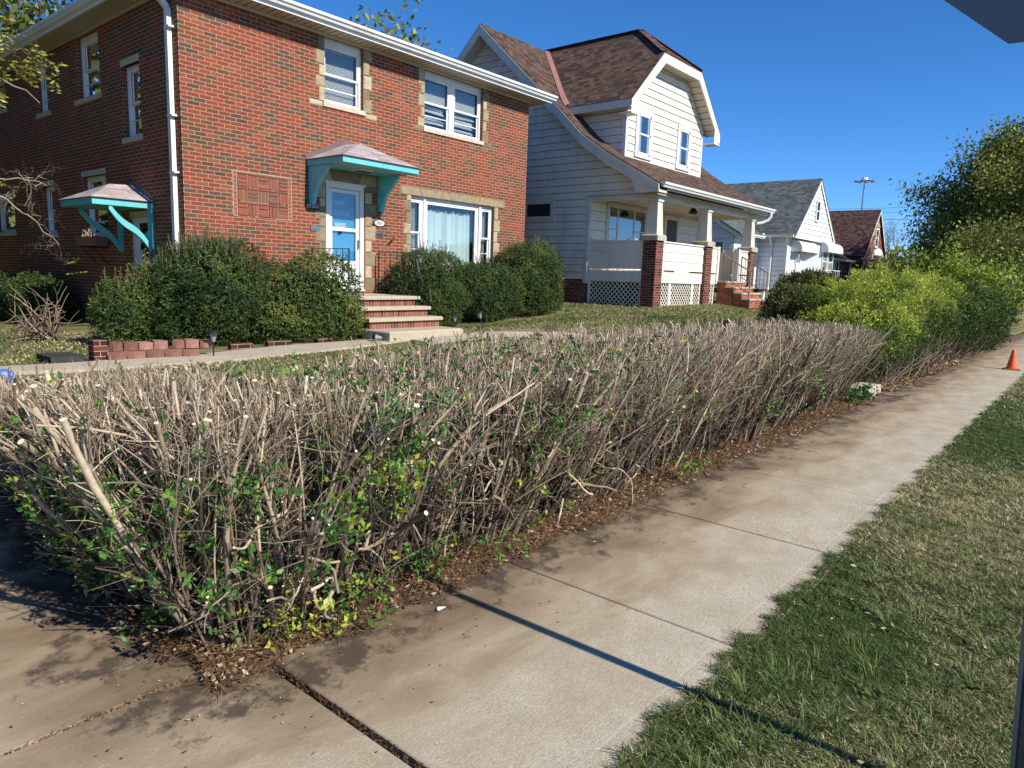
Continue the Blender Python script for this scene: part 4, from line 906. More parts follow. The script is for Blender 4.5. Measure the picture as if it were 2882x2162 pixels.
mb_ = MB(fxf); mb_.poly([(8.23, .0015, 3.37), (9.71, .0015, 3.37), (9.71, .0015, 3.59), (8.23, .0015, 3.59)]); mb_.build('mortar', K['mortar'], SURR[-1])
# basket-weave panel
bw = MB(fxf); bw.tint = .0
def brk(a, b, c, e, d):
    bw.tint = random.random(); g_ = .0065; a += g_; b -= g_; c += g_; e -= g_; o = [(a, d, c), (b, d, c), (b, d, e), (a, d, e)]; bw.poly(o)
    for k in range(4): p, q = o[k], o[(k+1) % 4]; bw.poly([p, q, (q[0], .001, q[2]), (p[0], .001, p[2])])
U0, W6 = 6.60, .2035
for r_, (zb, sh) in enumerate(((3.05, 0), (2.80, 1), (2.545, 0))):
    for c_ in range(5):
        a = U0+c_*W6+.0; k = (c_+sh) % 2
        for j in range(3):
            dd = .010+random.choice((0, .006, .012))
            if k == 0: brk(a, a+W6, zb+j*.068, zb+(j+1)*.068, dd)
            else: brk(a+j*W6/3, a+(j+1)*W6/3, zb, zb+.204, dd)
    for c_ in range(5): brk(U0+c_*W6, U0+(c_+1)*W6, zb+.206, zb+.25, .020)
for s_ in (U0-.07, U0+5*W6+.005):
    for j in range(11): brk(s_, s_+.065, 2.545+j*.069, 2.545+(j+1)*.069, .004)
K['brick_face'] = m_tint('panel_brick', [(0, (.16, .09, .06)), (.4, (.22, .085, .052)), (.7, (.27, .075, .045)), (1, (.30, .09, .052))], .85, 120, .4, .004, nmul=.2, nsc=60)
bwo = bw.build('basketweave_panel', K['brick_face'], HB)
mp = MB(fxf); mp.poly([(U0-.08, .0012, 2.53), (U0+5*W6+.08, .0012, 2.53), (U0+5*W6+.08, .0012, 3.31), (U0-.08, .0012, 3.31)]); mp.build('mortar', K['mortar'], bwo)
# front door
dr = MB(fxf); dr.box(8.46, 8.55, -.14, -.02, 1.25, 3.36); dr.box(9.31, 9.40, -.14, -.02, 1.25, 3.36); dr.box(8.55, 9.31, -.14, -.02, 3.25, 3.36); dr.box(8.42, 9.44, -.02, .01, 3.34, 3.385)
dr.box(8.46, 9.40, -.19, .02, 1.215, 1.25); fd = dr.build('door_frame', K['white'], HB)
sd_ = MB(fxf); D0 = -.055
sd_.box(8.555, 8.64, D0-.03, D0, 1.26, 3.24); sd_.box(9.22, 9.305, D0-.03, D0, 1.26, 3.24); sd_.box(8.64, 9.22, D0-.03, D0, 3.17, 3.24); sd_.box(8.64, 9.22, D0-.03, D0, 1.26, 1.83); sd_.box(8.64, 9.22, D0-.03, D0, 2.42, 2.49)
sdo = sd_.build('storm_door', K['white'], HB)
g_ = MB(fxf); g_.poly([(8.64, D0-.015, 1.83), (9.22, D0-.015, 1.83), (9.22, D0-.015, 3.17), (8.64, D0-.015, 3.17)]); g_.build('pane', K['glass'], sdo)
g_ = MB(fxf); g_.box(9.25, 9.275, D0, D0+.05, 2.08, 2.26); g_.build('handle', K['galv'], sdo)
bd_ = MB(fxf); bd_.box(8.55, 9.31, -.15, -.11, 1.25, 3.25); bdo = bd_.build('door', K['bluedoor'], HB)
pn = MB(fxf)
for (a, b, z) in ((8.70, 8.98, 2.98), (8.70, 9.10, 2.78), (8.72, 9.0, 2.54)): pn.box(a-.03, b+.03, -.11, -.098, z-.075, z+.075)
pn.build('moulding', K['bluedoor'], bdo)
pn = MB(fxf)
for (a, b, z) in ((8.70, 8.98, 2.98), (8.70, 9.10, 2.78), (8.72, 9.0, 2.54)):
    for j in range(4): pn.box(a, b, -.098, -.092, z-.045+j*.024, z-.03+j*.024)
pn.build('louvred_lite', K['blind'], bdo)
pn = MB(fxf); pn.box(8.80, 8.88, -.11, -.07, 2.36, 2.45); pn.build('knob', K['black'], bdo)
# canopies
def canopy(xf, u0, u1, zb, D, rise, name, apex_u, lampu):
    fh_ = .115; cx_ = apex_u; ins = .02
    rf = MB(xf); zt = zb+fh_
    P = {k: v for k, v in dict(wl=(u0-.03, .0, zt), wr=(u1+.03, .0, zt), fl=(u0-.03, D+.03, zt-.0), fr=(u1+.03, D+.03, zt), aw=(cx_, .0, zt+rise), af=(cx_, D*.42, zt+rise*.93)).items()}
    for f in (('fl', 'fr', 'af'), ('wl', 'fl', 'af', 'aw'), ('fr', 'wr', 'aw', 'af')): rf.poly([P[k] for k in f])
    rf.poly([(p[0], p[1], p[2]-.012) for p in (P['wl'], P['fl'], P['fr'], P['wr'])])
    r_ = rf.build(name, K['roof_canopy'], HB)
    fl = MB(xf); 
    for s_, q in (('wl', 'aw'), ('aw', 'wr')):
        a, b = Vector(P[s_]), Vector(P[q]); fl.poly([(a.x, .012, a.z), (b.x, .012, b.z), (b.x, .012, b.z+.10), (a.x, .012, a.z+.10)]); fl.poly([(a.x, .012, a.z+.10), (b.x, .012, b.z+.10), (b.x, .0, b.z+.10), (a.x, .0, a.z+.10)])
    fl.build('flashing', K['flash_d'], r_)
    fa = MB(xf); fa.box(u0, u1, D-.025, D, zb, zt-.013); fa.box(u0, u0+.025, .002, D-.025, zb, zt-.013); fa.box(u1-.025, u1, .002, D-.025, zb, zt-.013); fa.build('fascia', K['turq'], r_)
    cl = MB(xf); cl.box(u0+.027, u1-.027, .004, D-.027, zb+.012, zb+.03); cl.build('ceiling', K['turq_d'], r_)
    return r_
def bracket(xf, u, w, zt, reach, drop, parent, post=.09, m='turq'):
    """scrolled bracket: vertical leg on the wall and S-curved arm"""
    n = 18; out = []; inn = []
    for i in range(n+1):
        t = i/n; y = post+(reach-post)*(t**1.35); z = zt-drop*(1-t)**1.25*.86+.03*math.sin(t*math.pi*2)
        out.append((y, z))
    pr = [(0.003, zt), (reach, zt), (reach, zt-.07)]+[(y, z-.07) for y, z in out[::-1]][1:]+[(post, zt-drop), (.003, zt-drop)]
    b = MB(xf); f0 = [(u, y, z) for y, z in pr]; f1 = [(u+w, y, z) for y, z in pr]
    n = len(pr)
    for i in range(n): j = (i+1) % n; b.poly([f0[i], f0[j], f1[j], f1[i]])
    b.poly(f0); b.poly(f1[::-1]); b.build('bracket', K[m], parent)
cn = canopy(fxf, 8.03, 9.86, 3.585, 1.13, .42, 'front_canopy', 8.93, 8.95)
bracket(fxf, 8.06, .075, 3.595, .62, .72, cn, .14); bracket(fxf, 9.74, .075, 3.595, .62, .72, cn, .14)
lm = MB(fxf); lm.box(8.80, 9.10, .42, .66, 3.56, 3.594); lm.build('ceiling_light', K['white'], cn)
lm = MB(fxf); lm.box(8.82, 8.94, .45, .63, 3.545, 3.558); lm.box(8.96, 9.08, .45, .63, 3.545, 3.558); lm.build('light_lens', K['dark_screen'], cn)
cs = canopy(lxf, 13.15, 14.62, 2.60, 1.0, .34, 'side_canopy', 13.95, 13.9)
def sbr(u):   # open diagonal bracket with a wall post
    b = MB(lxf); b.box(u, u+.085, .004, .075, 1.85, 2.60)
    n = 14; P = []
    for i in range(n+1): t = i/n; P.append((.075+.66*t, 1.93+.665*t+.045*math.sin(t*2*math.pi)))
    for (y0, z0), (y1, z1) in zip(P, P[1:]):
        w_ = .06; b.poly([(u, y0, z0-w_), (u, y1, z1-w_), (u, y1, z1+w_), (u, y0, z0+w_)]); b.poly([(u+.06, y0, z0-w_), (u+.06, y0, z0+w_), (u+.06, y1, z1+w_), (u+.06, y1, z1-w_)])
        b.poly([(u, y0, z0-w_), (u+.06, y0, z0-w_), (u+.06, y1, z1-w_), (u, y1, z1-w_)]); b.poly([(u, y0, z0+w_), (u, y1, z1+w_), (u+.06, y1, z1+w_), (u+.06, y0, z0+w_)])
    b.build('bracket', K['turq'], cs)
sbr(13.17); sbr(14.50)
lm = MB(lxf); lm.box(13.85, 13.95, .35, .45, 2.45, 2.60); lm.build('lantern', K['black'], cs)
# left wall windows and door
window(wall, lxf, 15.24, 16.36, 4.84, 6.02, inner='blind_top', bd=.3, gl='glass_r', head=.06); window(wall, lxf, 13.50, 14.24, 3.90, 5.15, gl='glass_r')
window(wall, lxf, 18.02, 18.80, 4.84, 6.02, gl='glass_r'); window(wall, lxf, 21.05, 22.2, 5.25, 6.02, gl='glass_r', kind='fixed'); window(wall, lxf, 15.22, 16.42, 2.15, 3.34, gl='glass_r', inner='sheer')
window(wall, lxf, 18.10, 18.90, 2.24, 3.28, gl='glass_r'); window(wall, lxf, 20.98, 22.5, 2.30, 3.15, gl='glass_r', kind='fixed', inner='sheer')
for (a, b, z) in ((13.5, 14.24, 5.15), (15.22, 16.42, 3.34), (18.1, 18.9, 3.28), (20.98, 22.5, 3.15), (13.4, 14.14, 2.47)): MB(lxf).box(a-.02, b+.02, -.05, .012, z, z+.11).build('lintel', K['limestone'], HB)
for (a, b, z) in ((15.2, 16.55, 4.84), (13.46, 14.30, 3.90), (17.98, 18.86, 4.84), (21.0, 22.25, 5.25), (15.18, 16.48, 2.15), (18.06, 18.96, 2.24), (20.94, 22.6, 2.30)): MB(lxf).box(a, b, -.18, .03, z-.09, z).build('sill', K['limestone'], HB)
sdd = MB(lxf); sdd.box(13.40, 13.48, -.12, -.02, .45, 2.47); sdd.box(14.06, 14.14, -.12, -.02, .45, 2.47); sdd.box(13.48, 14.06, -.12, -.02, 2.38, 2.47); sdd.box(13.48, 14.06, -.1, -.04, 1.62, 1.70); sdd.box(13.48, 14.06, -.1, -.04, .45, .62); sfo = sdd.build('side_door', K['white'], HB)
g_ = MB(lxf); g_.poly([(13.48, -.07, .6), (14.06, -.07, .6), (14.06, -.07, 2.38), (13.48, -.07, 2.38)]); g_.build('pane', K['glass_r'], sfo)
g_ = MB(lxf); g_.box(13.48, 14.06, -.16, -.12, .45, 2.38); g_.build('inner_door', K['darkblue'], sfo)
g_ = MB(lxf); g_.box(12.88, 13.08, .003, .10, 1.25, 1.90); g_.box(12.93, 13.03, .10, .15, 1.55, 1.72); g_.build('meter_box', K['galv'], HB)
# number plates, mail slots, hose hook
def letters(txt, size, col, parent, loc, depth=.003, nm='digits', xs_=1.):
    cu = D.curves.new(nm, 'FONT'); cu.body = txt; cu.size = size; cu.extrude = depth; cu.align_x = 'CENTER'; cu.align_y = 'CENTER'; cu.offset = size*.012
    t = D.objects.new(nm, cu); C.objects.link(t); dg = bpy.context.evaluated_depsgraph_get(); me = D.meshes.new_from_object(t.evaluated_get(dg)); C.objects.unlink(t); D.objects.remove(t)
    me.transform(Matrix.Translation(loc) @ Matrix.Rotation(R(90), 4, 'X') @ Matrix.Diagonal((xs_, 1, 1, 1))); me.materials.clear(); me.materials.append(col); return link(nm, me, parent)
K['digit_w'] = m_plain('white_digits', (.75, .75, .72), .4, .02); K['digit_k'] = m_plain('black_digits', (.02, .02, .02), .4, .02)
np_ = MB(fxf); np_.box(7.985, 8.285, .003, .022, 2.775, 2.905); npo = np_.build('number_plate', K['black'], HB)
for i, ch in enumerate('23253'): letters(ch, .088, K['digit_w'], npo, (8.022+i*.0555, FW-.026, 2.840), xs_=.9)
ov = MB(fxf); n = 28
def oval(a, b, d0, d1, cu_, cz): 
    P = [(cu_+a*math.cos(k*2*math.pi/n), cz+b*math.sin(k*2*math.pi/n)) for k in range(n)]
    ov.poly([(u, d1, z) for u, z in P]); 
    for k in range(n): p, q = P[k], P[(k+1) % n]; ov.poly([(p[0], d0, p[1]), (q[0], d0, q[1]), (q[0], d1, q[1]), (p[0], d1, p[1])])
oval(.155, .075, .003, .016, 9.785, 2.645); ov.box(9.60, 9.66, .003, .016, 2.60, 2.635); ov.box(9.91, 9.97, .003, .016, 2.60, 2.635); ovo = ov.build('oval_number_plate', K['black'], HB)
ov = MB(fxf); oval(.132, .058, .012, .019, 9.785, 2.645); ov.build('plate_face', K['digit_w'], ovo); letters('23251', .085, K['digit_k'], ovo, (9.785, FW-.022, 2.645), xs_=.8)
for (a, b, z) in ((8.09, 8.31, 2.425), (9.68, 9.89, 2.40)):
    ms = MB(fxf); ms.box(a, b, .003, .02, z-.048, z+.048); mo = ms.build('mail_slot', K['galv'], HB); ms = MB(fxf); ms.box(a+.02, b-.02, .02, .026, z-.028, z+.03); ms.build('flap', K['dark_screen'] if a > 9 else K['galv'], mo)
hk = MB(fxf); hk.tube([(10.06, 0, 2.25), (10.06, .06, 2.26), (10.1, .09, 2.33), (10.12, .08, 2.38)], .014, 8); hk.tube([(10.02, .0, 2.22), (10.10, .05, 2.30)], .01, 6); hk.build('hose_hook', K['black'], HB)
# stoop
def tread(mb, x0, x1, y0, y1, zt): mb.bbox(x0, x1, y0, y1, zt-.065, zt, .012)
for q in ((8.0, 9.76, 10.66, 12.0, 1.17), (7.98, 9.76, 10.34, 10.68, .985), (7.96, 9.78, 10.02, 10.36, .80)): tb = MB(); tread(tb, *q); tb.build('step_tread', K['aggregate'], HB)
rb = MB(); rb.box(8.05, 9.70, 10.72, 12.0, .3, 1.104); rb.box(8.04, 9.72, 10.40, 10.72, .3, .919); rb.box(8.02, 9.74, 10.08, 10.40, .3, .734)
rb.build('step_riser', K['brick_step'], HB)
pd = MB(); pd.bbox(7.95, 9.78, 9.45, 10.20, .25, .605, .02); pd.build('step_pad', K['aggregate'], HB)
def railing(x, y0, y1, z, parent, scroll=True):
    b = MB(); h = .86
    b.tube([(x, y0, z), (x, y0, z+h)], .014, 6); b.tube([(x, y1, z), (x, y1, z+h)], .014, 6); b.bar((x, y0, z+h), (x, y1, z+h), .028, .014); b.bar((x, y0, z+.12), (x, y1, z+.12), .02, .012)
    n = 6
    for k in range(1, n): y = y0+(y1-y0)*k/n; b.tube([(x, y, z+.12), (x, y, z+h)], .0065, 5)
    ym = (y0+y1)/2
    if scroll:
        for s in (-1, 1): b.tube([(x, ym, z+.62), (x, ym+s*.09, z+.44), (x, ym, z+.24)], .005, 5)
        for s in (-1, 1): b.tube([(x, ym+s*(.03+.03*math.cos(t)), z+.22+.03*math.sin(t)) for t in np.linspace(0, 5, 9)], .004, 4)
        P = [(x, y0-.02, z+h-.14), (x, y0-.10, z+h-.38), (x, y0-.22, z+h-.58), (x, y0-.42, z+.12), (x, y0-.47, z-.08), (x, y0-.42, z-.16)]
        b.tube(P, .014, 6); b.tube([(x, y0-.05-.045*math.cos(t), z+.05+.045*math.sin(t)) for t in np.linspace(0, 5.5, 10)], .006, 4); b.tube([(x, y0-.32-.05*math.cos(t), z-.13+.05*math.sin(t)) for t in np.linspace(0, 5.5, 10)], .006, 4)
    return b.build('railing', K['black'], parent)
railing(9.70, 10.74, 11.9, 1.17, HB); railing(8.06, 10.74, 11.9, 1.17, HB, False)
# ================================================================ SIDING HOUSE with porch and dormer
HS = empty('siding_house', (20, 11, gz(20, 11)), 'cream sided house with brown shingle roof, clipped-gable dormer and deep front porch', 'house', 'houses in a row along the street')
X1, X2 = 17.0, 23.9; PF, MF = 9.4, 11.6
sxf = L_(X1); wl = MB(sxf)
lap(wl, [(25, 1.6), (MF, 1.6), (MF, 3.97), (9.75, 3.97), (9.75, 4.32), (10.8, 4.86), (11.65, 5.40), (12.5, 6.28), (13.0, 6.70), (15.55, 9.0), (18, 6.8), (21, 4.5), (25, 3.4)], .205, z0=1.6)
wl.xf = F_(MF); lap(wl, [(X1, 1.66), (X2, 1.66), (X2, 3.93), (X1, 3.93)], .27)
wl.xf = None; wl.poly([(X2, MF, .9), (X2, 25, .9), (X2, 25, 4), (X2, MF, 4)]); wl.poly([(X1, 24.9, .9), (X2, 24.9, .9), (X2, 24.9, 4), (X1, 24.9, 4)])
wl.poly([(X2, 9.75, 4.0), (X2, 10.8, 4.8), (X2, 12.5, 6.2), (X2, 15.55, 9.0), (X2, 18, 6.8), (X2, 25, 3.4), (X2, 25, 3.3)])
for z in (1.6, 3.9): pass
swall = wl.build('wall', K['cream'], HS)
fb = MB(); fb.box(X1+.01, X2-.01, MF+.005, 25, .6, 1.61); fb.build('foundation', K['brick_dark'], HS)
cb = MB(); cb.box(X1-.03, X1+.08, MF-.05, MF+.06, 1.5, 3.97); cb.build('corner_board', K['cream_paint'], HS)
# main roof
prof = [(9.14, 4.13), (9.72, 4.46), (10.8, 5.05), (11.63, 5.60), (12.5, 6.43), (13.04, 6.87), (15.55, 9.15), (18, 6.98), (21, 4.72), (25.4, 3.5)]
rf = MB()
for (a, b) in zip(prof, prof[1:]): rf.slab([(16.52, a[0], a[1]), (24.35, a[0], a[1]), (24.35, b[0], b[1]), (16.52, b[0], b[1])], .035)
mroof = rf.build('roof', K['roof_brown'], HS)
for x in (16.50, 24.30):
    rk = MB()
    for (a, b) in zip(prof, prof[1:]):
        p0 = Vector((x, a[0], a[1]-.04)); p1 = Vector((x, b[0], b[1]-.04)); h_ = .26 if a[0] < 15 else .26
        rk.extr([(x, a[0], a[1]-.04), (x, b[0], b[1]-.04), (x, b[0], b[1]-.04-h_*1.15), (x, a[0], a[1]-.04-h_*(1.15 if a[0] > 9.2 else .5))], (.045, 0, 0))
    rk.build('bargeboard', K['cream_paint'], HS)
rk = MB()
rk.box(16.52, 17.0, 9.16, 9.19, 3.90, 4.10); rk.extr([(16.53, 9.16, 4.10), (16.53, 9.16, 3.90), (16.53, 9.8, 3.90), (16.53, 10.0, 4.30)], (.03, 0, 0))
rk.build('eave_return', K['cream_paint'], HS)
us = MB()
for (a, b) in zip(prof[:-1], prof[1:]): us.poly([(16.54, a[0], a[1]-.30), (17.0, a[0], a[1]-.30), (17.0, b[0], b[1]-.30), (16.54, b[0], b[1]-.30)])
us.build('eave_soffit', K['soffit'], HS)
gt = MB(); gutter(gt, (16.62, 9.13), (24.45, 9.13), (0, -1), 4.15, .12, .12); gto = gt.build('gutter', K['white'], HS)
gt = MB(); gt.tube([(24.2, 9.08, 4.05), (24.2, 9.08, 3.9), (24.15, 9.15, 3.78), (24.05, 9.28, 3.70), (23.9, 9.42, 3.66)], .05, 8); gt.build('gutter_elbow', K['white'], gto)
fs = MB(); fs.box(16.55, 24.3, 9.16, 9.20, 3.98, 4.12); fs.build('fascia', K['cream_paint'], HS)
vt = MB(sxf)
for j in range(9): vt.box(15.2, 15.9, .02, .035, 8.0+j*.06-.0, 8.03+j*.06)
vt.build('gable_vent', K['cream_paint'], HS)
# dormer
DX0, DX1, DY = 17.45, 22.15, 10.8; dc = (DX0+DX1)/2; sl_ = .964; ze = 6.45; half = 2.8
dm = MB(F_(DY)); lap(dm, [(DX0, 4.8), (DX1, 4.8), (DX1, 6.75), (DX1-1.45, 8.12), (DX0+1.45, 8.12), (DX0, 6.75)], .205)
dm.xf = L_(DX0); lap(dm, [(DY, 4.8), (14.8, 4.8), (14.8, 6.75), (DY, 6.75)], .205); dm.xf = L_(DX1, 1); lap(dm, [(DY, 4.8), (14.8, 4.8), (14.8, 6.75), (DY, 6.75)], .205)
dmo = dm.build('dormer', K['cream'], HS)
dcb = MB(); dcb.box(DX0-.03, DX0+.07, DY-.03, DY+.07, 4.9, 6.5); dcb.box(DX1-.07, DX1+.03, DY-.03, DY+.07, 4.8, 6.5); dcb.build('corner_board', K['greywhite'], dmo)
rz_ = ze+sl_*half; cxl = dc-half+(8.0-ze)/sl_; cxr = 2*dc-cxl; yb = 15.6; yf = 10.38
dr_ = MB(); hipy = 11.9
dr_.slab([(dc-half, yf, ze), (cxl, yf, 8.0), (dc, hipy, rz_), (dc, yb, rz_), (dc-half, 12.75, ze)], .03)
dr_.slab([(dc+half, yf, ze), (cxr, yf, 8.0), (dc, hipy, rz_), (dc, yb, rz_), (dc+half, 12.75, ze)], .03)
dr_.slab([(cxl, yf, 8.0), (cxr, yf, 8.0), (dc, hipy, rz_)], .03); dro = dr_.build('dormer_roof', K['roof_brown'], HS)
hc = MB()
for a in (cxl, cxr): hc.bar((a, yf, 8.02), (dc, hipy, rz_+.02), .22, .02)
hc.bar((dc, hipy, rz_+.02), (dc, yb, rz_+.02), .2, .02); hc.build('ridge_cap', K['roof_dark'], dro)
bb = MB(F_(yf)); hb = .25
pts = [(dc-half, ze), (cxl, 8.0), (cxr, 8.0), (dc+half, ze)]
inner = [(dc-half+.18, ze-.13), (cxl+.13, 8.0-.27), (cxr-.13, 8.0-.27), (dc+half-.18, ze-.13)]
for i in range(3):
    o = [(pts[i][0], 0, pts[i][1]-.03), (pts[i+1][0], 0, pts[i+1][1]-.03), (inner[i+1][0], 0, inner[i+1][1]), (inner[i][0], 0, inner[i][1])]
    bb.extr(o, (0, -.045, 0)) if False else bb.poly(o); bb.poly([(p[0], -.045, p[2]) for p in o][::-1])
    for k in range(4): p, q = o[k], o[(k+1) % 4]; bb.poly([p, q, (q[0], -.045, q[2]), (p[0], -.045, p[2])])
for s in (0, 1):
    a = dc-half if s == 0 else dc+half-.42; bb.poly([(a, .002, ze-.36), (a+.42, .002, ze-.30 if s else ze-.36), (a+.42, .002, ze-.08 if s else ze+.05), (a, .002, ze+.05 if s else ze-.05)])
    bb.box(a, a+.42, -.40, -.0, ze-.38, ze-.34)
bb.build('bargeboard', K['cream'], dro)
ub = MB(F_(yf))
for i in range(3):
    a, b = inner[i], inner[i+1]; n = 9
    for k in range(n):
        t0, t1 = k/n, (k+.9)/n; L = lambda t: (a[0]+(b[0]-a[0])*t, a[1]+(b[1]-a[1])*t)
        p, q = L(t0), L(t1); ub.poly([(p[0], -.04, p[1]+.01), (q[0], -.04, q[1]+.01), (q[0], -.43, q[1]+.01), (p[0], -.43, p[1]+.01)])
ub.poly([(pts[0][0], -.04, pts[0][1]-.06), (pts[1][0], -.04, pts[1][1]-.06), (pts[1][0], -.43, pts[1][1]-.06), (pts[0][0], -.43, pts[0][1]-.06)])
ub.build('dormer_soffit', K['soffit'], dro)
fe = MB(); fe.box(dc-half+.0, dc-half+.03, yf+.05, 12.7, ze-.22, ze-.02); fe.poly([(dc-half+.03, yf+.05, ze-.2), (DX0, yf+.05, ze-.2), (DX0, 12.7, ze-.2), (dc-half+.03, 12.7, ze-.2)]); fe.build('dormer_fascia', K['cream_paint'], dro)
# valley flashing
vf = MB()
def yon(z):
    for (a, b) in zip(prof, prof[1:]):
        if a[1] <= z <= b[1]: return a[0]+(b[0]-a[0])*(z-a[1])/(b[1]-a[1])
    return 15.55
V_ = [(dc-half+(z-ze)/sl_, yon(z), z+.03) for z in np.linspace(ze, rz_-.03, 8)]
for a, b in zip(V_, V_[1:]): vf.poly([(a[0]-.09, a[1]-.0, a[2]+.0), (a[0]+.10, a[1]-.02, a[2]+.10), (b[0]+.10, b[1]-.02, b[2]+.10), (b[0]-.09, b[1], b[2])])
vf.build('valley_flashing', K['flash'], dro)
for (a, b) in ((17.93, 18.87), (20.42, 21.33)):
    c = MB(F_(DY)); c.box(a, a+.12, .0, .06, 5.18, 6.42); c.box(b-.12, b, .0, .06, 5.18, 6.42); c.box(a+.12, b-.12, .0, .06, 6.30, 6.42); c.box(a-.02, b+.02, .0, .07, 5.10, 5.18); co = c.build('dormer_window', K['white'], dmo)
    window(co, F_(DY), a+.12, b-.12, 5.2, 6.30, d=.04, inner='sheer', gl='glass_r', name='window_frame', trim=.04) if False else None
    f = MB(F_(DY)); u0, u1 = a+.12, b-.12
    for (p, q, r_, s_) in ((u0, u0+.05, 5.2, 6.3), (u1-.05, u1, 5.2, 6.3), (u0, u1, 6.24, 6.3), (u0, u1, 5.2, 5.26), (u0, u1, 5.73, 5.78)): f.box(p+.001, q-.001, .0, .05, r_, s_)
    f.build('sash', K['white'], dmo)
    f = MB(F_(DY)); f.poly([(u0, .040, 5.2), (u1, .040, 5.2), (u1, .040, 6.3), (u0, .040, 6.3)]); f.build('pane', K['glass_r'], dmo)
    f = MB(F_(DY)); f.poly([(u0, .032, 5.2), (u1, .032, 5.2), (u1, .032, 6.3), (u0, .032, 6.3)]); f.build('window_unlit_sheet', K['interior'], dmo)  # dark sheet behind the glass in place of an unlit room
    f = MB(F_(DY))
    for (p, q) in ((u0+.04, u0+.2), (u1-.16, u1-.04)): f.poly([(p, .036, 5.25), (q, .036, 5.25), (q-.04, .036, 6.28), (p, .036, 6.28)])
    f.build('curtain', K['sheer'], dmo)
# side window
sw_ = MB(sxf); sw_.box(12.83, 12.93, 0, .05, 3.42, 3.96); sw_.box(13.82, 13.92, 0, .05, 3.42, 3.96); sw_.box(12.93, 13.82, 0, .05, 3.78, 3.96); sw_.box(12.80, 13.95, 0, .055, 3.30, 3.42); swo = sw_.build('side_window', K['cream_paint'], HS)
sw_ = MB(sxf); sw_.poly([(12.93, .035, 3.42), (13.82, .035, 3.42), (13.82, .035, 3.78), (12.93, .035, 3.78)]); sw_.build('pane', K['interior'], swo)  # opaque near-black sheet, the room's darkness put into its colour
# porch
pf = MB(); pf.box(X1+.05, X2-.05, PF+.06, MF, 1.62, 1.70); pf.build('porch_floor', K['cream_paint'], HS)
pc = MB(); n = 22
for k in range(n): y0 = 9.30+(MF-9.30)*k/n; y1 = y0+(MF-9.30)/n*.9; pc.poly([(16.95, y0, 3.91), (24.0, y0, 3.91), (24.0, y1, 3.91), (16.95, y1, 3.91)]); pc.poly([(16.95, y1, 3.917), (24., y1, 3.917), (24., y1+.01, 3.917), (16.95, y1+.01, 3.917)])
pc.poly([(16.95, 9.2, 3.93), (24, 9.2, 3.93), (24, 11.7, 3.93), (16.95, 11.7, 3.93)])
pc.build('porch_ceiling', K['soffit'], HS)
pb = MB(); pb.box(16.98, 24.0, 9.46, 9.70, 3.80, 4.0); pb.box(16.98, 17.16, 9.70, MF-.02, 3.80, 4.0); pb.box(23.8, 24.0, 9.7, MF-.02, 3.80, 4.0); pb.build('porch_beam', K['cream_paint'], HS)
def pier(x0, w=.40, y0=9.36):
    gzv = gz(x0, y0)-.1; b = MB(); b.box(x0, x0+w, y0, y0+w, gzv, 2.72); po = b.build('porch_column', K['brick_dark'], HS)
    c = MB(); o = .05; c.bbox(x0-o, x0+w+o, y0-o, y0+w+o, 2.70, 2.86, .035); c.build('cap', K['concrete_cap'], po)
    s = MB(); cx_, cy_ = x0+w/2, y0+w/2
    for (r0, r1, z0, z1) in ((.175, .125, 2.86, 3.72), (.155, .155, 3.72, 3.80)):
        A = [(cx_-r0, cy_-r0), (cx_+r0, cy_-r0), (cx_+r0, cy_+r0), (cx_-r0, cy_+r0)]; B = [(cx_-r1, cy_-r1), (cx_+r1, cy_-r1), (cx_+r1, cy_+r1), (cx_-r1, cy_+r1)]
        for k in range(4): j = (k+1) % 4; s.poly([(*A[k], z0), (*A[j], z0), (*B[j], z1), (*B[k], z1)])
    s.poly([(cx_-.155, cy_-.155, 3.72), (cx_+.155, cy_-.155, 3.72), (cx_+.155, cy_+.155, 3.72), (cx_-.155, cy_+.155, 3.72)])
    s.build('shaft', K['cream_paint'], po)
pier(16.98); pier(20.05, .42); pier(23.45, .42)
def knee(xf, a, b):
    mb = MB(xf); zz = 1.93
    for k in range(3): z0 = zz+k*.25; mb.poly([(a, .022, z0), (b, .022, z0), (b, .006, z0+.25), (a, .006, z0+.25)]); mb.poly([(a, .022, z0), (b, .022, z0), (b, -.01, z0), (a, -.01, z0)])
    mb.box(a, b, -.10, -.0, zz+.004, 2.67); mb.box(a-.0, b+.0, -.13, .04, 2.672, 2.71); mb.build('porch_wall', K['cream'], HS)
    MB(xf).box(a, b, -.06, .015, 1.58, 1.885).build('porch_skirt', K['cream'], HS)
for q in ((F_(9.46), 17.39, 20.04), (F_(9.46), 20.48, 21.0), (F_(9.46), 22.72, 23.44), (L_(17.06), 9.77, 11.56), (L_(23.8, 1), 9.77, 11.56)): knee(*q)
for (a, b) in ((21.0, 21.13), (22.6, 22.72)): MB(F_(9.46)).box(a, b, -.14, .05, 1.6, 2.74).build('newel', K['cream'], HS)
MB(F_(9.46)).box(21.13, 22.6, -.06, .01, 1.55, 1.70).build('porch_skirt', K['cream'], HS)
lt_ = MB()
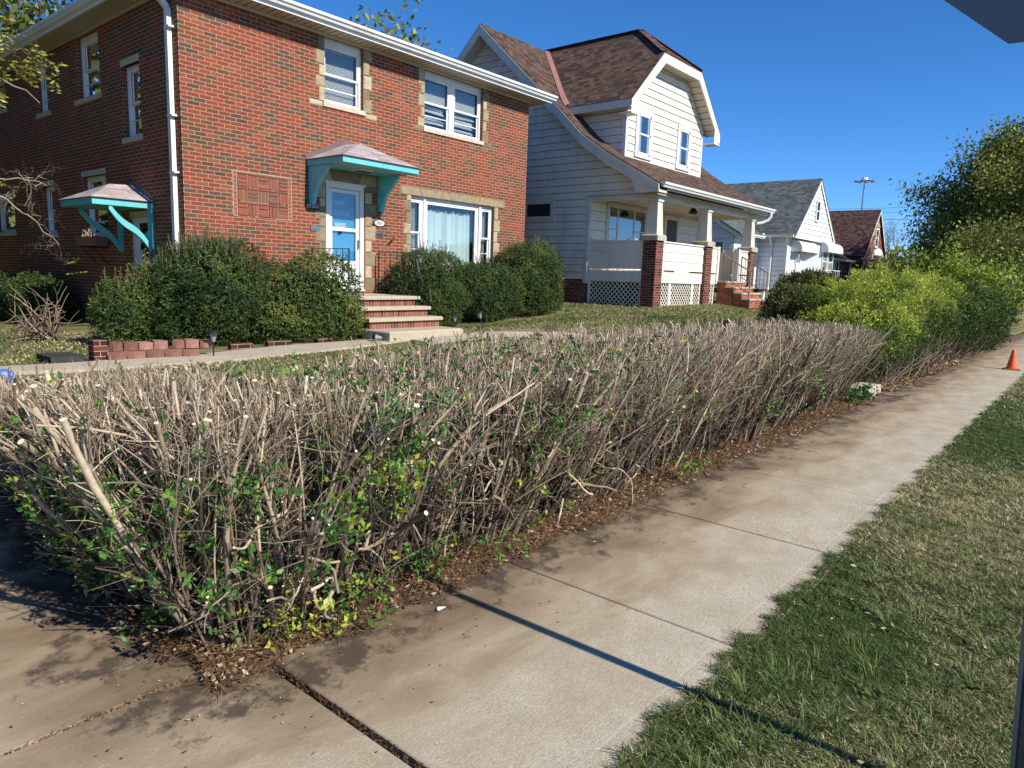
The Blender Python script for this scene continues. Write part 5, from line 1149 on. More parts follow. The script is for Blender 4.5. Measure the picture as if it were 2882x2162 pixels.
def lattice(mb, xf, a, b, z0, z1, m=.125):
    mb.xf = xf; mb.box(a, a+.07, -.0, .03, z0, z1); mb.box(b-.07, b, -.0, .03, z0, z1); H = z1-z0
    for s in (1, -1):
        d = .005 if s > 0 else .012; x = a-H
        while x < b:
            p, q = (x, z0), (x+H, z1)
            if s < 0: p, q = (x, z1), (x+H, z0)
            t0 = max(0, (a-x)/H); t1 = min(1, (b-x)/H)
            if t1 > t0:
                P = (p[0]+H*t0, p[1]+(q[1]-p[1])*t0); Q = (p[0]+H*t1, p[1]+(q[1]-p[1])*t1); w_ = .019
                mb.poly([(P[0]-w_, d, P[1]), (P[0]+w_, d, P[1]), (Q[0]+w_, d, Q[1]), (Q[0]-w_, d, Q[1])])
            x += m*1.15
for q in ((F_(9.50), 17.39, 18.1), (F_(9.50), 18.1, 19.5), (F_(9.50), 19.5, 20.03), (F_(9.50), 20.48, 21.0), (L_(17.10), 9.77, 11.55)): lt_ = MB(); lattice(lt_, *q, .88, 1.58); lt_.build('lattice', K['cream'], HS)
dk = MB(); dk.poly([(17.2, 11.0, .8), (23.8, 11.0, .8), (23.8, 11.0, 1.6), (17.2, 11.0, 1.6)]); dk.build('porch_shade_sheet', K['interior'], HS)  # near-black sheet stands for the shade under the porch
# porch windows and door
def flatwin(parent, xf, u0, u1, z0, z1, cas=.1, bars=(), m='cream_paint', nm='window', d=.0, gl='glass_r', curtain=None):
    f = MB(xf); f.box(u0-cas, u0, d, d+.05, z0-cas, z1+cas); f.box(u1, u1+cas, d, d+.05, z0-cas, z1+cas); f.box(u0, u1, d, d+.05, z1, z1+cas); f.box(u0, u1, d, d+.055, z0-cas, z0)
    for b in bars:
        if b[0] == 'v': f.box(b[1]-.03, b[1]+.03, d, d+.045, z0, z1)
        else: f.box(b[2] if len(b) > 2 else u0, b[3] if len(b) > 3 else u1, d+.001, d+.043, b[1]-.022, b[1]+.022)
    o = f.build(nm, K[m], parent)
    g = MB(xf); g.poly([(u0, d+.033, z0), (u1, d+.033, z0), (u1, d+.033, z1), (u0, d+.033, z1)]); g.build('pane', K[gl], o)
    g = MB(xf); g.poly([(u0, d+.024, z0), (u1, d+.024, z0), (u1, d+.024, z1), (u0, d+.024, z1)]); g.build('window_unlit_sheet', K['interior'], o)  # dark backing painted as the unlit room behind the pane
    if curtain:
        g = MB(xf); c0, c1 = curtain; g.poly([(u0+.02, d+.028, z0+(z1-z0)*c0), (u1-.02, d+.028, z0+(z1-z0)*c0), (u1-.02, d+.028, z0+(z1-z0)*c1), (u0+.02, d+.028, z0+(z1-z0)*c1)]); g.build('curtain', K['sheer'], o)
    return o
mfx = F_(MF-.018); flatwin(HS, mfx, 18.03, 20.12, 2.45, 3.74, .12, (('v', 18.50), ('v', 19.45), ('h', 3.12, 18.03, 18.47), ('h', 3.12, 19.48, 20.12)), nm='porch_window')
do = MB(mfx); do.box(21.40, 21.54, 0, .05, 1.70, 3.80); do.box(22.30, 22.44, 0, .05, 1.70, 3.80); do.box(21.54, 22.30, 0, .05, 3.66, 3.80); dfo = do.build('porch_door_frame', K['cream_paint'], HS)
do = MB(mfx); do.box(21.54, 22.30, 0, .03, 1.72, 3.66); do.build('porch_door', m_plain('dark_red_door', (.06, .03, .03), .4), dfo)
pl = MB(); pl.lathe([(0, 0), (.07, 0), (.11, -.06), (.16, -.12), (.10, -.17), (.0, -.18)], (20.9, 10.3, 3.905), 8, False); pl.build('porch_light', K['black'], HS)
# stairs
stb = MB(); SX0, SX1 = 21.12, 22.66
for k, (y0, zt) in enumerate(((9.12, 1.70), (8.84, 1.53), (8.58, 1.355), (8.32, 1.18))): stb.box(SX0, SX1, y0+.03, 9.42 if k == 0 else 9.42, .9, zt-.05) if k == 0 else stb.box(SX0, SX1, y0+.03, y0+.31, .9, zt-.05)
stb.build('stair', K['brick_orange'], HS)
for (y0, y1, zt) in ((9.12, 9.44, 1.70), (8.84, 9.14, 1.53), (8.58, 8.86, 1.355), (8.32, 8.60, 1.18)): MB().bbox(SX0-.05, SX1+.05, y0, y1, zt-.05, zt+.0, .008).build('stair_tread', K['concrete_cap'], HS)
for x in (SX0+.06, SX1-.06):
    b = MB(); a0, a1 = (x, 9.30, 1.70), (x, 8.40, 1.18); h = .80
    b.tube([a0, (x, 9.30, 1.70+h)], .02, 6); b.tube([a1, (x, 8.40, 1.18+h)], .024, 6); b.bar((x, 9.30, 1.70+h), (x, 8.38, 1.18+h), .05, .03); b.bar((x, 9.30, 1.85), (x, 8.40, 1.33), .025, .02)
    for k in range(1, 7): t = k/7; y = 9.30-.9*t; z = 1.70-.52*t; b.tube([(x, y, z+.15), (x, y, z+h)], .009, 5)
    b.build('stair_railing', K['iron_tan'], HS)
pv = MB(); pv.extr([(22.0, 8.28, 1.18), (22.14, 8.28, 1.18), (22.16, 8.28, 1.34), (22.12, 8.28, 1.44), (22.08, 8.28, 1.36)], (0, .03, 0)); pv.thing('white_marker', K['white'], (22.07, 8.29, 1.18), 'small white pointed marker leaning on the bottom porch stair', 'marker')
# windsor chairs on the porch
def windsor(loc, rz, label):
    o = empty('porch_chair', loc, label, 'chair', 'white spindle-back chairs on the cream porch', False, rz)
    o.scale = (1.1, 1.1, 1.16)
    s = MB(); s.lathe([(0, .43), (.21, .43), (.22, .45), (.20, .47), (0, .465)], (0, 0, 0), 16); s.build('seat', K['white'], o)
    b = MB(); P = [(-.19, .17, .46), (-.22, .22, .72), (-.16, .25, .92), (0, .26, 1.0), (.16, .25, .92), (.22, .22, .72), (.19, .17, .46)]; b.tube(P, .014, 6)
    for k in range(-3, 4): b.tube([(k*.045, .18, .46), (k*.055, .25, .97-abs(k)*.028)], .007, 5)
    b.build('backrest', K['white'], o)
    for sx in (-1, 1):
        for sy in (-1, 1): l = MB(); l.tube([(sx*.13, sy*.13, .44), (sx*.19, sy*.19, 0)], [.016, .012], 6); l.build('leg', K['white'], o)
windsor((18.15, 10.95, 1.70), R(150), 'white spindle-back chair on the porch, the one standing clear in front of the window'); windsor((17.55, 11.2, 1.70), R(120), 'spindle-back chair in shade at the left end of the porch')
# ================================================================ WHITE HOUSE with grey roof
HW = empty('white_house', (34, 11, gz(34, 11)), 'small white sided house with steep grey-shingled front gable and curved metal awning', 'house', 'houses in a row along the street')
GX0, GX1, GA, GZe, GZa, GY, WY = 31.45, 37.2, 34.2, 3.80, 6.45, 10.7, 11.1
wl = MB(F_(GY)); lap(wl, [(GX0+.1, 3.72), (GX1-.1, 3.72), (GA, GZa-.12)], .21)
wl.xf = F_(WY); lap(wl, [(31.8, 1.45), (37.1, 1.45), (37.1, 3.75), (31.8, 3.75)], .21)
wl.xf = L_(31.8); lap(wl, [(WY, 1.4), (22, 1.4), (22, 3.80), (WY, 3.80)], .21)
wl.xf = None; wl.poly([(37.1, WY, 1), (37.1, 22, 1), (37.1, 22, 3.8), (37.1, WY, 3.8)]); wl.poly([(31.5, GY-.001, 3.7), (37.2, GY, 3.7), (37.2, WY, 3.7), (31.5, WY, 3.7)]); wl.poly([(31.8, 22, 1), (37.1, 22, 1), (37.1, 22, 3.8), (GA, 22, 6.4), (31.8, 22, 3.8)])
hw = wl.build('wall', K['greywhite'], HW)
wg = MB(L_(29.0)); lap(wg, [(12.35, 1.4), (16.4, 1.4), (16.4, 3.72), (14.4, 4.95), (12.35, 3.75)], .21); wg.xf = F_(12.35); lap(wg, [(29.0, 1.4), (31.78, 1.4), (31.78, 3.7), (29.0, 3.7)], .21)
wgo = wg.build('wing', K['greywhite'], HW)
fb = MB(); fb.box(31.85, 37.05, WY+.02, 21.9, .8, 1.46); fb.box(29.03, 31.9, 12.4, 16.3, .8, 1.41); fb.build('foundation', K['brick_dark'], HW)
rf = MB(); rf.slab([(GX0-.05, GY-.08, GZe-.02), (GA, GY-.08, GZa+.03), (GA, 22.4, GZa+.03), (GX0-.05, 22.4, GZe-.02)], .05); rf.slab([(GX1+.05, GY-.08, GZe-.02), (GA, GY-.08, GZa+.03), (GA, 22.4, GZa+.03), (GX1+.05, 22.4, GZe-.02)], .05)
rf.slab([(28.75, 12.0, 3.72), (32.6, 12.0, 3.72), (32.6, 14.4, 5.15), (28.75, 14.4, 5.15)], .05); rf.slab([(28.75, 16.8, 3.72), (32.6, 16.8, 3.72), (32.6, 14.4, 5.15), (28.75, 14.4, 5.15)], .05)
rf.build('roof', K['roof_grey'], HW)
bb = MB(F_(GY-.03))
for s, x in ((1, GX0), (-1, GX1)): bb.poly([(x-.04*s, .03, GZe-.10), (GA, .03, GZa-.03), (GA, .03, GZa-.22), (x+.16*s, .03, GZe-.12)])
bb.xf = None; bb.box(GX0-.03, GX1+.03, GY-.05, GY-.01, 3.66, 3.76); bb.build('bargeboard', K['white'], HW)
bb = MB(); bb.extr([(28.80, 12.02, 3.66), (28.80, 14.4, 5.08), (28.80, 14.4, 4.90), (28.80, 12.02, 3.50)], (.03, 0, 0)); bb.build('wing_bargeboard', K['greywhite'], HW)
gt = MB(); gutter(gt, (31.40, GY), (31.40, 12.0), (-1, 0), 3.80, .11, .11); gutter(gt, (28.8, 11.98), (31.4, 11.98), (0, -1), 3.72, .11, .11); gto = gt.build('gutter', K['white'], HW)
gt = MB(); gt.box(31.28, 31.44, 12.0, 12.25, 3.66, 3.86); gt.build('rain_box', K['white'], gto)
gt = MB(); gt.tube([(31.45, 11.75, 3.7), (31.5, 11.75, 3.55), (31.74, 11.75, 3.35), (31.74, 11.75, 1.5), (31.6, 11.7, 1.38)], .045, 6); gt.build('downspout', K['white'], gto)
cbd = MB(); cbd.box(31.75, 31.90, WY-.04, WY+.06, 1.3, 3.72); cbd.build('corner_board', K['white'], HW)
flatwin(HW, L_(28.97), 12.8, 13.2, 2.5, 3.35, .07, (), 'white', 'wing_window'); flatwin(HW, F_(12.32), 29.9, 30.5, 2.75, 3.3, .07, (('h', 3.0),), 'white', 'small_window')
flatwin(HW, F_(GY-.02), 33.98, 34.32, 4.62, 5.42, .09, (('h', 5.02),), 'white', 'gable_window')
flatwin(HW, F_(WY-.02), 32.95, 33.5, 2.65, 3.5, .05, (), 'white', 'front_window')
dd = MB(F_(WY-.02)); dd.box(33.0, 33.9, 0, .05, 1.45, 2.6); dd.build('front_door', K['white'], HW)
bay = MB(); bay.poly([(34.2, WY, 1.5), (34.7, 10.5, 1.5), (34.7, 10.5, 3.5), (34.2, WY, 3.5)]); bay.poly([(34.7, 10.5, 1.5), (36.6, 10.5, 1.5), (36.6, 10.5, 3.5), (34.7, 10.5, 3.5)]); bay.poly([(36.6, 10.5, 1.5), (37.05, WY, 1.5), (37.05, WY, 3.5), (36.6, 10.5, 3.5)]); bay.poly([(34.2, WY, 3.5), (34.7, 10.5, 3.5), (36.6, 10.5, 3.5), (37.05, WY, 3.5)])
bay.build('bay', K['white'], HW)
flatwin(HW, F_(10.49), 34.85, 35.5, 2.2, 3.32, .06, (('h', 2.78),), 'white', 'bay_window', curtain=(0, 1)); flatwin(HW, F_(10.49), 35.75, 36.4, 2.2, 3.32, .06, (('h', 2.78),), 'white', 'bay_window', curtain=(0, .5))
K['alu'] = m_plain('aluminium_awning', (.60, .60, .60), .45, .06, 3, .05)
def awning(x0, x1, y0, zt, D, Hh, nm):
    b = MB(); n = int((x1-x0)/.10)
    prof_ = [(y0-D*math.sin(t), zt-Hh*(1-math.cos(t))) for t in np.linspace(.12, math.pi/2, 8)]
    prof_ = [(y0, zt)]+prof_+[(y0-D, zt-Hh-.12)]
    for k in range(n):
        a = x0+(x1-x0)*k/n; c = x0+(x1-x0)*(k+.5)/n; e = x0+(x1-x0)*(k+1)/n
        for (p, q) in zip(prof_, prof_[1:]):
            b.poly([(a, p[0], p[1]), (c, p[0]-.02, p[1]+.012), (c, q[0]-.02, q[1]+.012), (a, q[0], q[1])]); b.poly([(c, p[0]-.02, p[1]+.012), (e, p[0], p[1]), (e, q[0], q[1]), (c, q[0]-.02, q[1]+.012)])
    for x in (x0, x1):
        b.poly([(x, y0, zt)]+[(x, p, z) for p, z in prof_[1:]]+[(x, y0, zt-Hh-.12)])
    return b.build(nm, K['alu'], HW)
awning(32.3, 34.6, WY-.02, 3.66, .48, .42, 'awning'); awning(34.65, 37.0, 10.5, 3.66, .32, .34, 'bay_awning')
rl = MB(); 
for k in range(9): x = 32.6+k*.3; rl.tube([(x, 9.7, 1.5), (x, 9.7, 2.35)], .012, 4)
rl.bar((32.55, 9.7, 2.35), (35.05, 9.7, 2.35), .03); rl.bar((32.55, 9.7, 1.62), (35.05, 9.7, 1.62), .025)
for k in range(9):
    t = 2.0-k*.06; rl.tube([(32.58, 9.7, t), (32.66, 9.7, t+.03)], .012, 4)
rl.build('porch_railing', K['white'], HW); ps = MB(); ps.bbox(32.3, 35.1, 9.65, WY, 1.0, 1.5); ps.build('porch_slab', K['brick_dark'], HW)

# ================================================================ BRICK COTTAGE
HT = empty('brick_cottage', (48, 11.6, gz(48, 11.6)), 'dark red brick cottage with steep brown roof and stone trim, farthest house before the tree', 'house', 'houses in a row along the street')
TX0, TX1, TA, TZe, TZa, TY = 45.9, 51.0, 48.45, 3.62, 6.42, 11.5
wl = MB(); wl.poly([(TX0+.15, TY, 1), (TX1-.1, TY, 1), (TX1-.1, TY, 3.7), (TA, TY, TZa-.1), (TX0+.15, TY, 3.7)]); wl.poly([(TX0+.15, TY, 1), (TX0+.15, 22, 1), (TX0+.15, 22, 3.7), (TX0+.15, TY, 3.7)])
wl.poly([(41, 12.3, 1), (TX0+.15, 12.3, 1), (TX0+.15, 12.3, 3.3), (41, 12.3, 3.3)]); wl.poly([(41, 12.3, 1), (41, 22, 1), (41, 22, 3.4), (41, 12.3, 3.3)]); wl.poly([(TX1-.1, TY, 1), (TX1-.1, 22, 1), (TX1-.1, 22, 3.7), (TX1-.1, TY, 3.7)])
wl.build('wall', K['brick_dark'], HT)
rf = MB(); rf.slab([(TX0-.1, TY-.12, TZe-.12), (TA, TY-.12, TZa), (TA, 22, TZa), (TX0-.1, 22, TZe-.12)], .05); rf.slab([(TX1+.15, TY-.12, TZe-.12), (TA, TY-.12, TZa), (TA, 22, TZa), (TX1+.15, 22, TZe-.12)], .05)
rf.slab([(40.8, 11.95, 3.22), (TX0+.4, 11.95, 3.22), (TX0+.4, 14.2, 4.3), (40.8, 14.2, 4.3)], .05); rf.build('roof', K['roof_dark'], HT)
bb = MB(F_(TY-.12))
for s, x in ((1, TX0-.1), (-1, TX1+.15)): bb.poly([(x, .03, TZe-.18), (TA, .03, TZa-.04), (TA, .03, TZa-.2), (x+.1*s, .03, TZe-.22)])
bb.build('bargeboard', K['cream'], HT)
gt = MB(); gutter(gt, (40.8, 11.93), (TX0, 11.93), (0, -1), 3.2, .12, .12); gt.tube([(45.75, 11.85, 3.15), (45.75, 12.1, 3.0), (45.75, 12.2, 1.4)], .06, 6); gt.build('gutter', K['cream'], HT)
flatwin(HT, F_(TY-.01), 48.25, 48.8, 4.2, 5.2, .09, (('h', 4.7),), 'cream', 'gable_window'); flatwin(HT, F_(12.29), 43.0, 43.9, 1.9, 3.0, .09, (('v', 43.45),), 'cream', 'wing_window')
st_ = MB(F_(TY-.004)); rects = quoins(-1, 48.14, 4.1, 5.25)+quoins(1, 48.9, 4.1, 5.25)
z = 5.35
while z < 6.15: hw_ = (TZa-.2-z)*.85; rects += [(TA-hw_, TA-.02, z, z+.14), (TA+.0, TA+hw_, z, z+.14)]; z += .14
rects += quoins(1, 46.06, 1.2, 3.4, (.2, .3)); z = 1.2
while z < 3.15:
    a = 47.3
    while a < 50.7: b = a+random.uniform(.25, .5); rects.append((a, min(b, 50.8), z, z+.17)); a = b
    z += .17
stones(st_, rects, .02); st_.build('stone_trim', K['stone'], HT)
sw2 = MB(F_(12.296)); stones(sw2, quoins(-1, 42.9, 1.3, 3.2)+quoins(1, 44.0, 1.3, 3.2)+[(42.7, 43.4, 3.05, 3.18), (43.42, 44.2, 3.05, 3.18)], .02); sw2.build('window_stone', K['stone'], HT)
dd = MB(F_(TY-.02)); dd.box(46.35, 47.2, 0, .05, 1.4, 3.0); dd.build('front_door', K['black'], HT)
flatwin(HT, F_(TY-.06), 48.4, 48.95, 1.9, 2.95, .09, (('h', 2.4),), 'cream', 'bay_window'); flatwin(HT, F_(TY-.06), 49.6, 50.1, 1.9, 2.95, .09, (('h', 2.4),), 'cream', 'bay_window')
br = MB(); br.slab([(47.5, 10.9, 3.25), (51.0, 10.9, 3.25), (50.2, TY, 3.72), (48.2, TY, 3.72)], .04); br.build('bay_roof', K['roof_dark'], HT)
bf = MB(); bf.box(47.5, 51.0, 10.88, 10.91, 3.05, 3.24); bf.box(47.5, 47.53, 10.91, TY, 3.05, 3.24); bf.build('bay_fascia', K['cream'], HT)
ar = MB(); n = 10; P = [(49.2-1.35*math.cos(math.pi*k/n), 3.35+.75*math.sin(math.pi*k/n)) for k in range(n+1)]
ar.poly([(x, 11.42, z) for x, z in P]); ar.poly([(x, 11.49, z) for x, z in P][::-1])
for (a, b) in zip(P, P[1:]): ar.poly([(a[0], 11.42, a[1]), (b[0], 11.42, b[1]), (b[0], 11.49, b[1]), (a[0], 11.49, a[1])])
ar.build('arched_hood', K['white'], HT)

# far low building
fbm_ = MB(); fbm_.box(62, 80, 11.4, 20, 1, 3.1)
FH = empty('far_bungalow', (70, 12, 1.4), 'low bungalow with long brown roof far away behind the hedges', 'house'); fbm_.build('wall', K['soffit'], FH)
fr_ = MB(); fr_.slab([(61, 10.6, 3.0), (81, 10.6, 3.0), (79, 15, 4.55), (63, 15, 4.55)], .05); fr_.slab([(61, 19.5, 3.0), (81, 19.5, 3.0), (79, 15, 4.55), (63, 15, 4.55)], .05); fr_.poly([(61, 10.6, 3.0), (63, 15, 4.55), (61, 19.5, 3.0)]); fr_.build('roof', K['roof_dark'], FH)
fw_ = MB(F_(11.4))
for x in (64, 68, 73, 77): fw_.box(x, x+1.3, 0, .05, 1.8, 2.7)
fw_.build('window', K['dark_screen'], FH)

# ================================================================ trees
TG = 'trees beyond the houses'
bt_ = tree('maple_tree', (45, 4.45, 1.0), 9.8, .50, .26, K['autumn'], 46000, .17, .52, 5, 'big olive and yellow autumn tree leaning into the right edge above the hedges', levels=4, per=5, cr=.5, first=.06, group=TG)
tree('maple_tree', (70, 3.6, 1.2), 9.5, .5, .25, K['autumn'], 16000, .28, .35, 6, 'dark tree further back at the right edge, behind the big autumn tree', levels=3, per=6, cr=.9, group=TG)
tree('bare_tree', (62, 12.4, 1.4), 6.5, .45, .12, K['autumn'], 700, .12, .8, 8, 'leafless grey tree right of the brick cottage', levels=4, per=5, group=TG)
tree('small_tree', (57, 9.2, 1.3), 3.2, .5, .08, K['autumn'], 5000, .14, .85, 9, 'low orange-brown tree beside the brick cottage', levels=3, per=5, cr=.4, group=TG)
tree('small_tree', (84, 9.5, 1.3), 5.5, .5, .1, K['autumn'], 6000, .25, .6, 10, 'faint rounded tree beyond the far bungalow', levels=3, per=5, cr=.7, group=TG)
for i, (x, y, H, s, l, tm) in enumerate(((26, 3.35, 3.0, 61, 'light yellow-green sapling rising above the far hedges, with large leaves', .55), (29.5, 2.9, 3.5, 62, 'darker sapling at the right edge above the traffic cone', .3), (24, 4.6, 2.6, 63, 'bushy young tree standing behind the straggly hedge', .35))):
    tree('sapling', (x, y, gz(x, y)), H, .42, .03, K['yellowleaf'], 4200, .11, tm, s, l, levels=3, per=5, cr=.22, first=.1, group='saplings behind the far hedges')
# crowns over the roofs
tree('backyard_tree', (33.5, 37.5, .8), 17.9, .3, .3, K['autumn'], 9000, .38, .62, 12, 'rust-topped tree peeping over the brick house gutter', levels=4, per=4, cr=.6, group='trees behind the houses')
tree('backyard_tree', (30.5, 32.0, .8), 14.3, .3, .3, K['autumn'], 11000, .34, .42, 13, 'olive-green tree top showing above the roof between the two nearest houses', levels=4, per=4, cr=.6, group='trees behind the houses')
tree('backyard_tree', (27.3, 32.5, .8), 14.6, .26, .3, K['autumn'], 5000, .3, .4, 17, 'thin sparse tree top above the middle of the brick house gutter', levels=4, per=4, cr=.6, group='trees behind the houses')
tree('backyard_tree', (6.2, 30, .2), 12.5, .5, .3, K['autumn'], 11000, .24, .42, 14, 'dark green tree behind the brick house at the top left corner', levels=4, per=5, cr=.8, group='trees behind the houses')

# the locust branch reaching in from the left
wd = MB(); fo = NB(); rl_ = random.Random(3); LT = (.4, 11.2, .35); tipsL = []
def limb(P, r0, r1, lev, leafy, n=5):
    P = [Vector(p) for p in P]; pts = []; 
    for a, b in zip(P, P[1:]):
        for k in range(4): pts.append(a.lerp(b, k/4)+Vector((rl_.gauss(0, .02), rl_.gauss(0, .02), rl_.gauss(0, .025))))
    pts.append(P[-1]); m = len(pts); rad = [r0+(r1-r0)*i/(m-1) for i in range(m)]; wd.tint = rl_.uniform(.45, .8) if not leafy else rl_.uniform(.35, .7); wd.tube(pts, rad, 6 if lev == 0 else 4, False)
    if lev < 3:
        for k in range(n):
            if lev == 2 and k > 1: continue
            i = rl_.randint(2, m-1); d = (pts[i]-pts[max(i-2, 0)]).normalized(); d = (d*.6+Vector((rl_.gauss(0, .6), rl_.gauss(0, .6), rl_.gauss(-.15, .5)))).normalized(); L = (.46, .30, .18)[lev]*rl_.uniform(.6, 1.2)
            q = pts[i]+d*L*.5+Vector((0, 0, rl_.gauss(0, .05))); limb([pts[i], q, pts[i]+d*L+Vector((0, 0, -.12*L))], rad[i]*.6, rad[i]*.3, lev+1, leafy, 4)
    if lev >= 2 and leafy > rl_.random():
        for j in range(2): tipsL.append((pts[-1] if j else pts[m//2], leafy))
wd.tint = .4; wd.tube([(LT[0], LT[1], .2), (.5, 11.2, 1.5), (.45, 11.3, 3.2), (.3, 11.2, 5.2), (.4, 11, 7)], [.17, .14, .12, .09, .05], 10, False)
limb([(.45, 11.3, 3.4), (1.7, 11.1, 4.3), (2.4, 11.0, 4.55), (3.1, 11.0, 4.35)], .03, .007, 0, .9, 7)
limb([(.4, 11.2, 3.2), (1.8, 11.0, 3.7), (2.7, 10.9, 3.95), (3.3, 10.9, 3.65)], .03, .006, 0, .8, 7)
limb([(.4, 11.2, 4.4), (1.6, 11.0, 5.6), (2.5, 11.0, 5.7), (3.0, 11.0, 5.4)], .03, .007, 0, .9, 5)
limb([(.45, 11.3, 2.4), (2.0, 11.1, 2.75), (2.9, 11, 2.66), (3.35, 11, 2.62)], .014, .005, 0, .0, 4)
limb([(.45, 11.3, 2.2), (2.2, 11.0, 2.7), (2.85, 11, 2.45), (3.1, 11, 2.2), (3.45, 11, 1.85)], .014, .005, 0, .15, 5)
T = np.array([tuple(p[0]) for p in tipsL]); n = len(T); m = 9; I = np.repeat(np.arange(n), m); t = np.tile(np.linspace(0, 1, m), n)[:, None]
dd_ = nrm(rng.normal(0, .6, (n, 3))+np.array([.4, 0, -.5])); sd2 = nrm(np.cross(dd_, np.array([0, 0, 1.]))); sg = np.tile(np.where(np.arange(m) % 2 == 0, 1., -1.), n)[:, None]
fo.leaves(T[I]+dd_[I]*t*.22, nrm(sd2[I]*sg+dd_[I]*.5+rng.normal(0, .2, (n*m, 3))), rng.normal(0, 1, (n*m, 3)), rng.uniform(.06, .10, n*m), rng.uniform(.026, .040, n*m), np.clip(rng.normal(.70, .12, n*m), 0, 1))
lo = empty('locust_tree', LT, 'locust tree with yellowing leaflets and bare twigs reaching in from the left edge', 'tree', None, True)
wd.build('branches', K['bark'], lo); fo.build('leaves', K['autumn'], lo)

# bare twiggy shrub against the side wall
bs = NB(); r5 = np.random.default_rng(71); m = 30
P = walk(np.tile(np.array([4.05, 13.2, .28]), (m, 1))+r5.normal(0, .07, (m, 3))*np.array([1, 1, 0]), nrm(np.stack([r5.normal(-.9, .75, m), r5.normal(.1, .5, m), r5.uniform(.35, 1.5, m)], 1)), r5.uniform(.5, 1.05, m), 8, .12, m)
bs.tubes(P, np.linspace(.017, .005, 8)[None]*r5.uniform(.6, 1.2, (m, 1)), 6, r5.uniform(.25, .8, m))
I = np.repeat(np.arange(m), 4); j = r5.integers(2, 7, m*4); Q = walk(P[I, j], nrm(P[I, j]-P[I, j-1]+r5.normal(0, .4, (m*4, 3))), r5.uniform(.2, .5, m*4), 6, .15, m*4)
bs.tubes(Q, np.linspace(.009, .004, 6)[None]*np.ones((m*4, 1)), 4, r5.uniform(.2, .7, m*4)); bs.shift((4.05, 13.2, .28))
o = link('bare_shrub', bs.mesh('bare_shrub', K['bark'])); o.location = (4.05, 13.2, .28); tag(o, 'cut-back leafless shrub of pale branches by the shaded brick wall at the left', 'shrub')
# ================================================================ small things
# traffic cone
K['orange'] = m_plain('faded_orange_plastic', (.75, .12, .035), .5, .12, 9, .1, dirt=(.55, .12, .05))
tree('understory_tree', (42.5, 6.3, 1.1), 4.9, .5, .09, K['autumn'], 9000, .15, .38, 95, 'low dark tree filling in below the left side of the big autumn tree', levels=3, per=6, cr=.45, first=.05, group=TG)
tree('understory_tree', (39, 3.4, 1.0), 4.0, .5, .09, K['autumn'], 9000, .14, .48, 96, 'olive small tree under the big autumn tree near the frame edge', levels=3, per=6, cr=.45, first=.05, group=TG)
co = empty('traffic_cone', (18.5, 1.42, .002), 'orange traffic cone standing at the lawn side of the sidewalk', 'traffic cone', None, False, .2)
co.scale = (.93, .93, .93)
c = MB(); c.lathe([(.115, .02), (.122, .035), (.105, .05), (.036, .445), (.03, .46), (.02, .465), (.017, .44)], (0, 0, 0), 24); c.build('cone', K['orange'], co)
c = MB(); n = 8; c.bbox(-.155, .155, -.155, .155, 0, .022, .006); c.build('base', m_plain('dirty_orange_base', (.35, .09, .03), .6, .2, 10, .2), co)
# sign post
pxs, pys = 2.54, .012
sp = empty('sign_post', (pxs, pys-.01, -.05), 'grey steel street sign and its post at the right edge, seen from the unlit back', 'street sign')
top = Vector((pxs, pys+.155, 3.1)); bot = Vector((pxs, pys-.01, -.3)); b = MB(); ax = (top-bot).normalized(); ux = Vector((0, 1, 0)); vx = Vector((1, 0, 0))
prof_ = [(-.028, -.02), (-.016, -.02), (-.012, .026), (.012, .026), (.016, -.02), (.028, -.02), (.028, -.016), (.019, -.016), (.014, .03), (-.014, .03), (-.019, -.016), (-.028, -.016)]
A = [bot+ux*u+vx*v for u, v in prof_]; b.extr([tuple(p) for p in A], tuple(top-bot)); b.build('post', K['galv'], sp)
pl = MB(); cz, cy0 = 2.75, .10; w_, h_ = .43, .40; a_ = R(-16)
def rot(u, v): return (cy0+.0+u*math.cos(a_)-v*math.sin(a_), cz+u*math.sin(a_)+v*math.cos(a_))
cor = [(.435, -.32), (.66, -.02), (.66, .5), (-.4, .5), (-.4, -.43)]
Y0, Z0 = .31, 2.352
pl_pts = [(Y0, Z0), (.66, 2.655), (.66, 3.25), (-.30, 3.25), (-.36, 2.36-.03)]
pl.extr([(pxs-.012, y, z) for y, z in pl_pts], (.006, 0, 0)); pl.build('sign_plate', m_plain('sign_back_aluminium', (.13, .145, .17), .5, .08, 3, .05, metal=.3), sp)
# solar path lights
def solar(loc, label, rx=0., rz=0.):
    o = empty('solar_light', loc, label, 'garden light', 'solar path lights', False, rz); o.rotation_euler = (rx, 0, rz)
    a = MB(); a.lathe([(.008, -.05), (.011, 0), (.011, .20), (.02, .21)], (0, 0, 0), 8); a.build('stake', K['black'], o)
    a = MB(); a.lathe([(.02, .21), (.045, .30), (.055, .335)], (0, 0, 0), 12); a.build('lens', m_plain('smoky_plastic', (.25, .27, .28), .25, .1), o)
    a = MB(); a.lathe([(.09, .325), (.088, .34), (.06, .365), (.03, .372), (0, .375)], (0, 0, 0), 16); a.build('cap', K['black'], o)
solar((4.70, 9.28, gz(4.70, 9.28)), 'black solar garden light at the right end of the block edging', .03); solar((10.02, 9.95, gz(10.0, 9.95)), 'black solar light standing at the foot of the front steps', .08, .4)
solar((11.0, 10.05, gz(11, 10.05)), 'black solar light leaning at the edge of the lawn, right of the steps', -.28, .8); solar((8.05, 9.45, gz(8.1, 9.5)+.06), 'knocked-over solar light lying against the concrete pad', -1.5, .9)
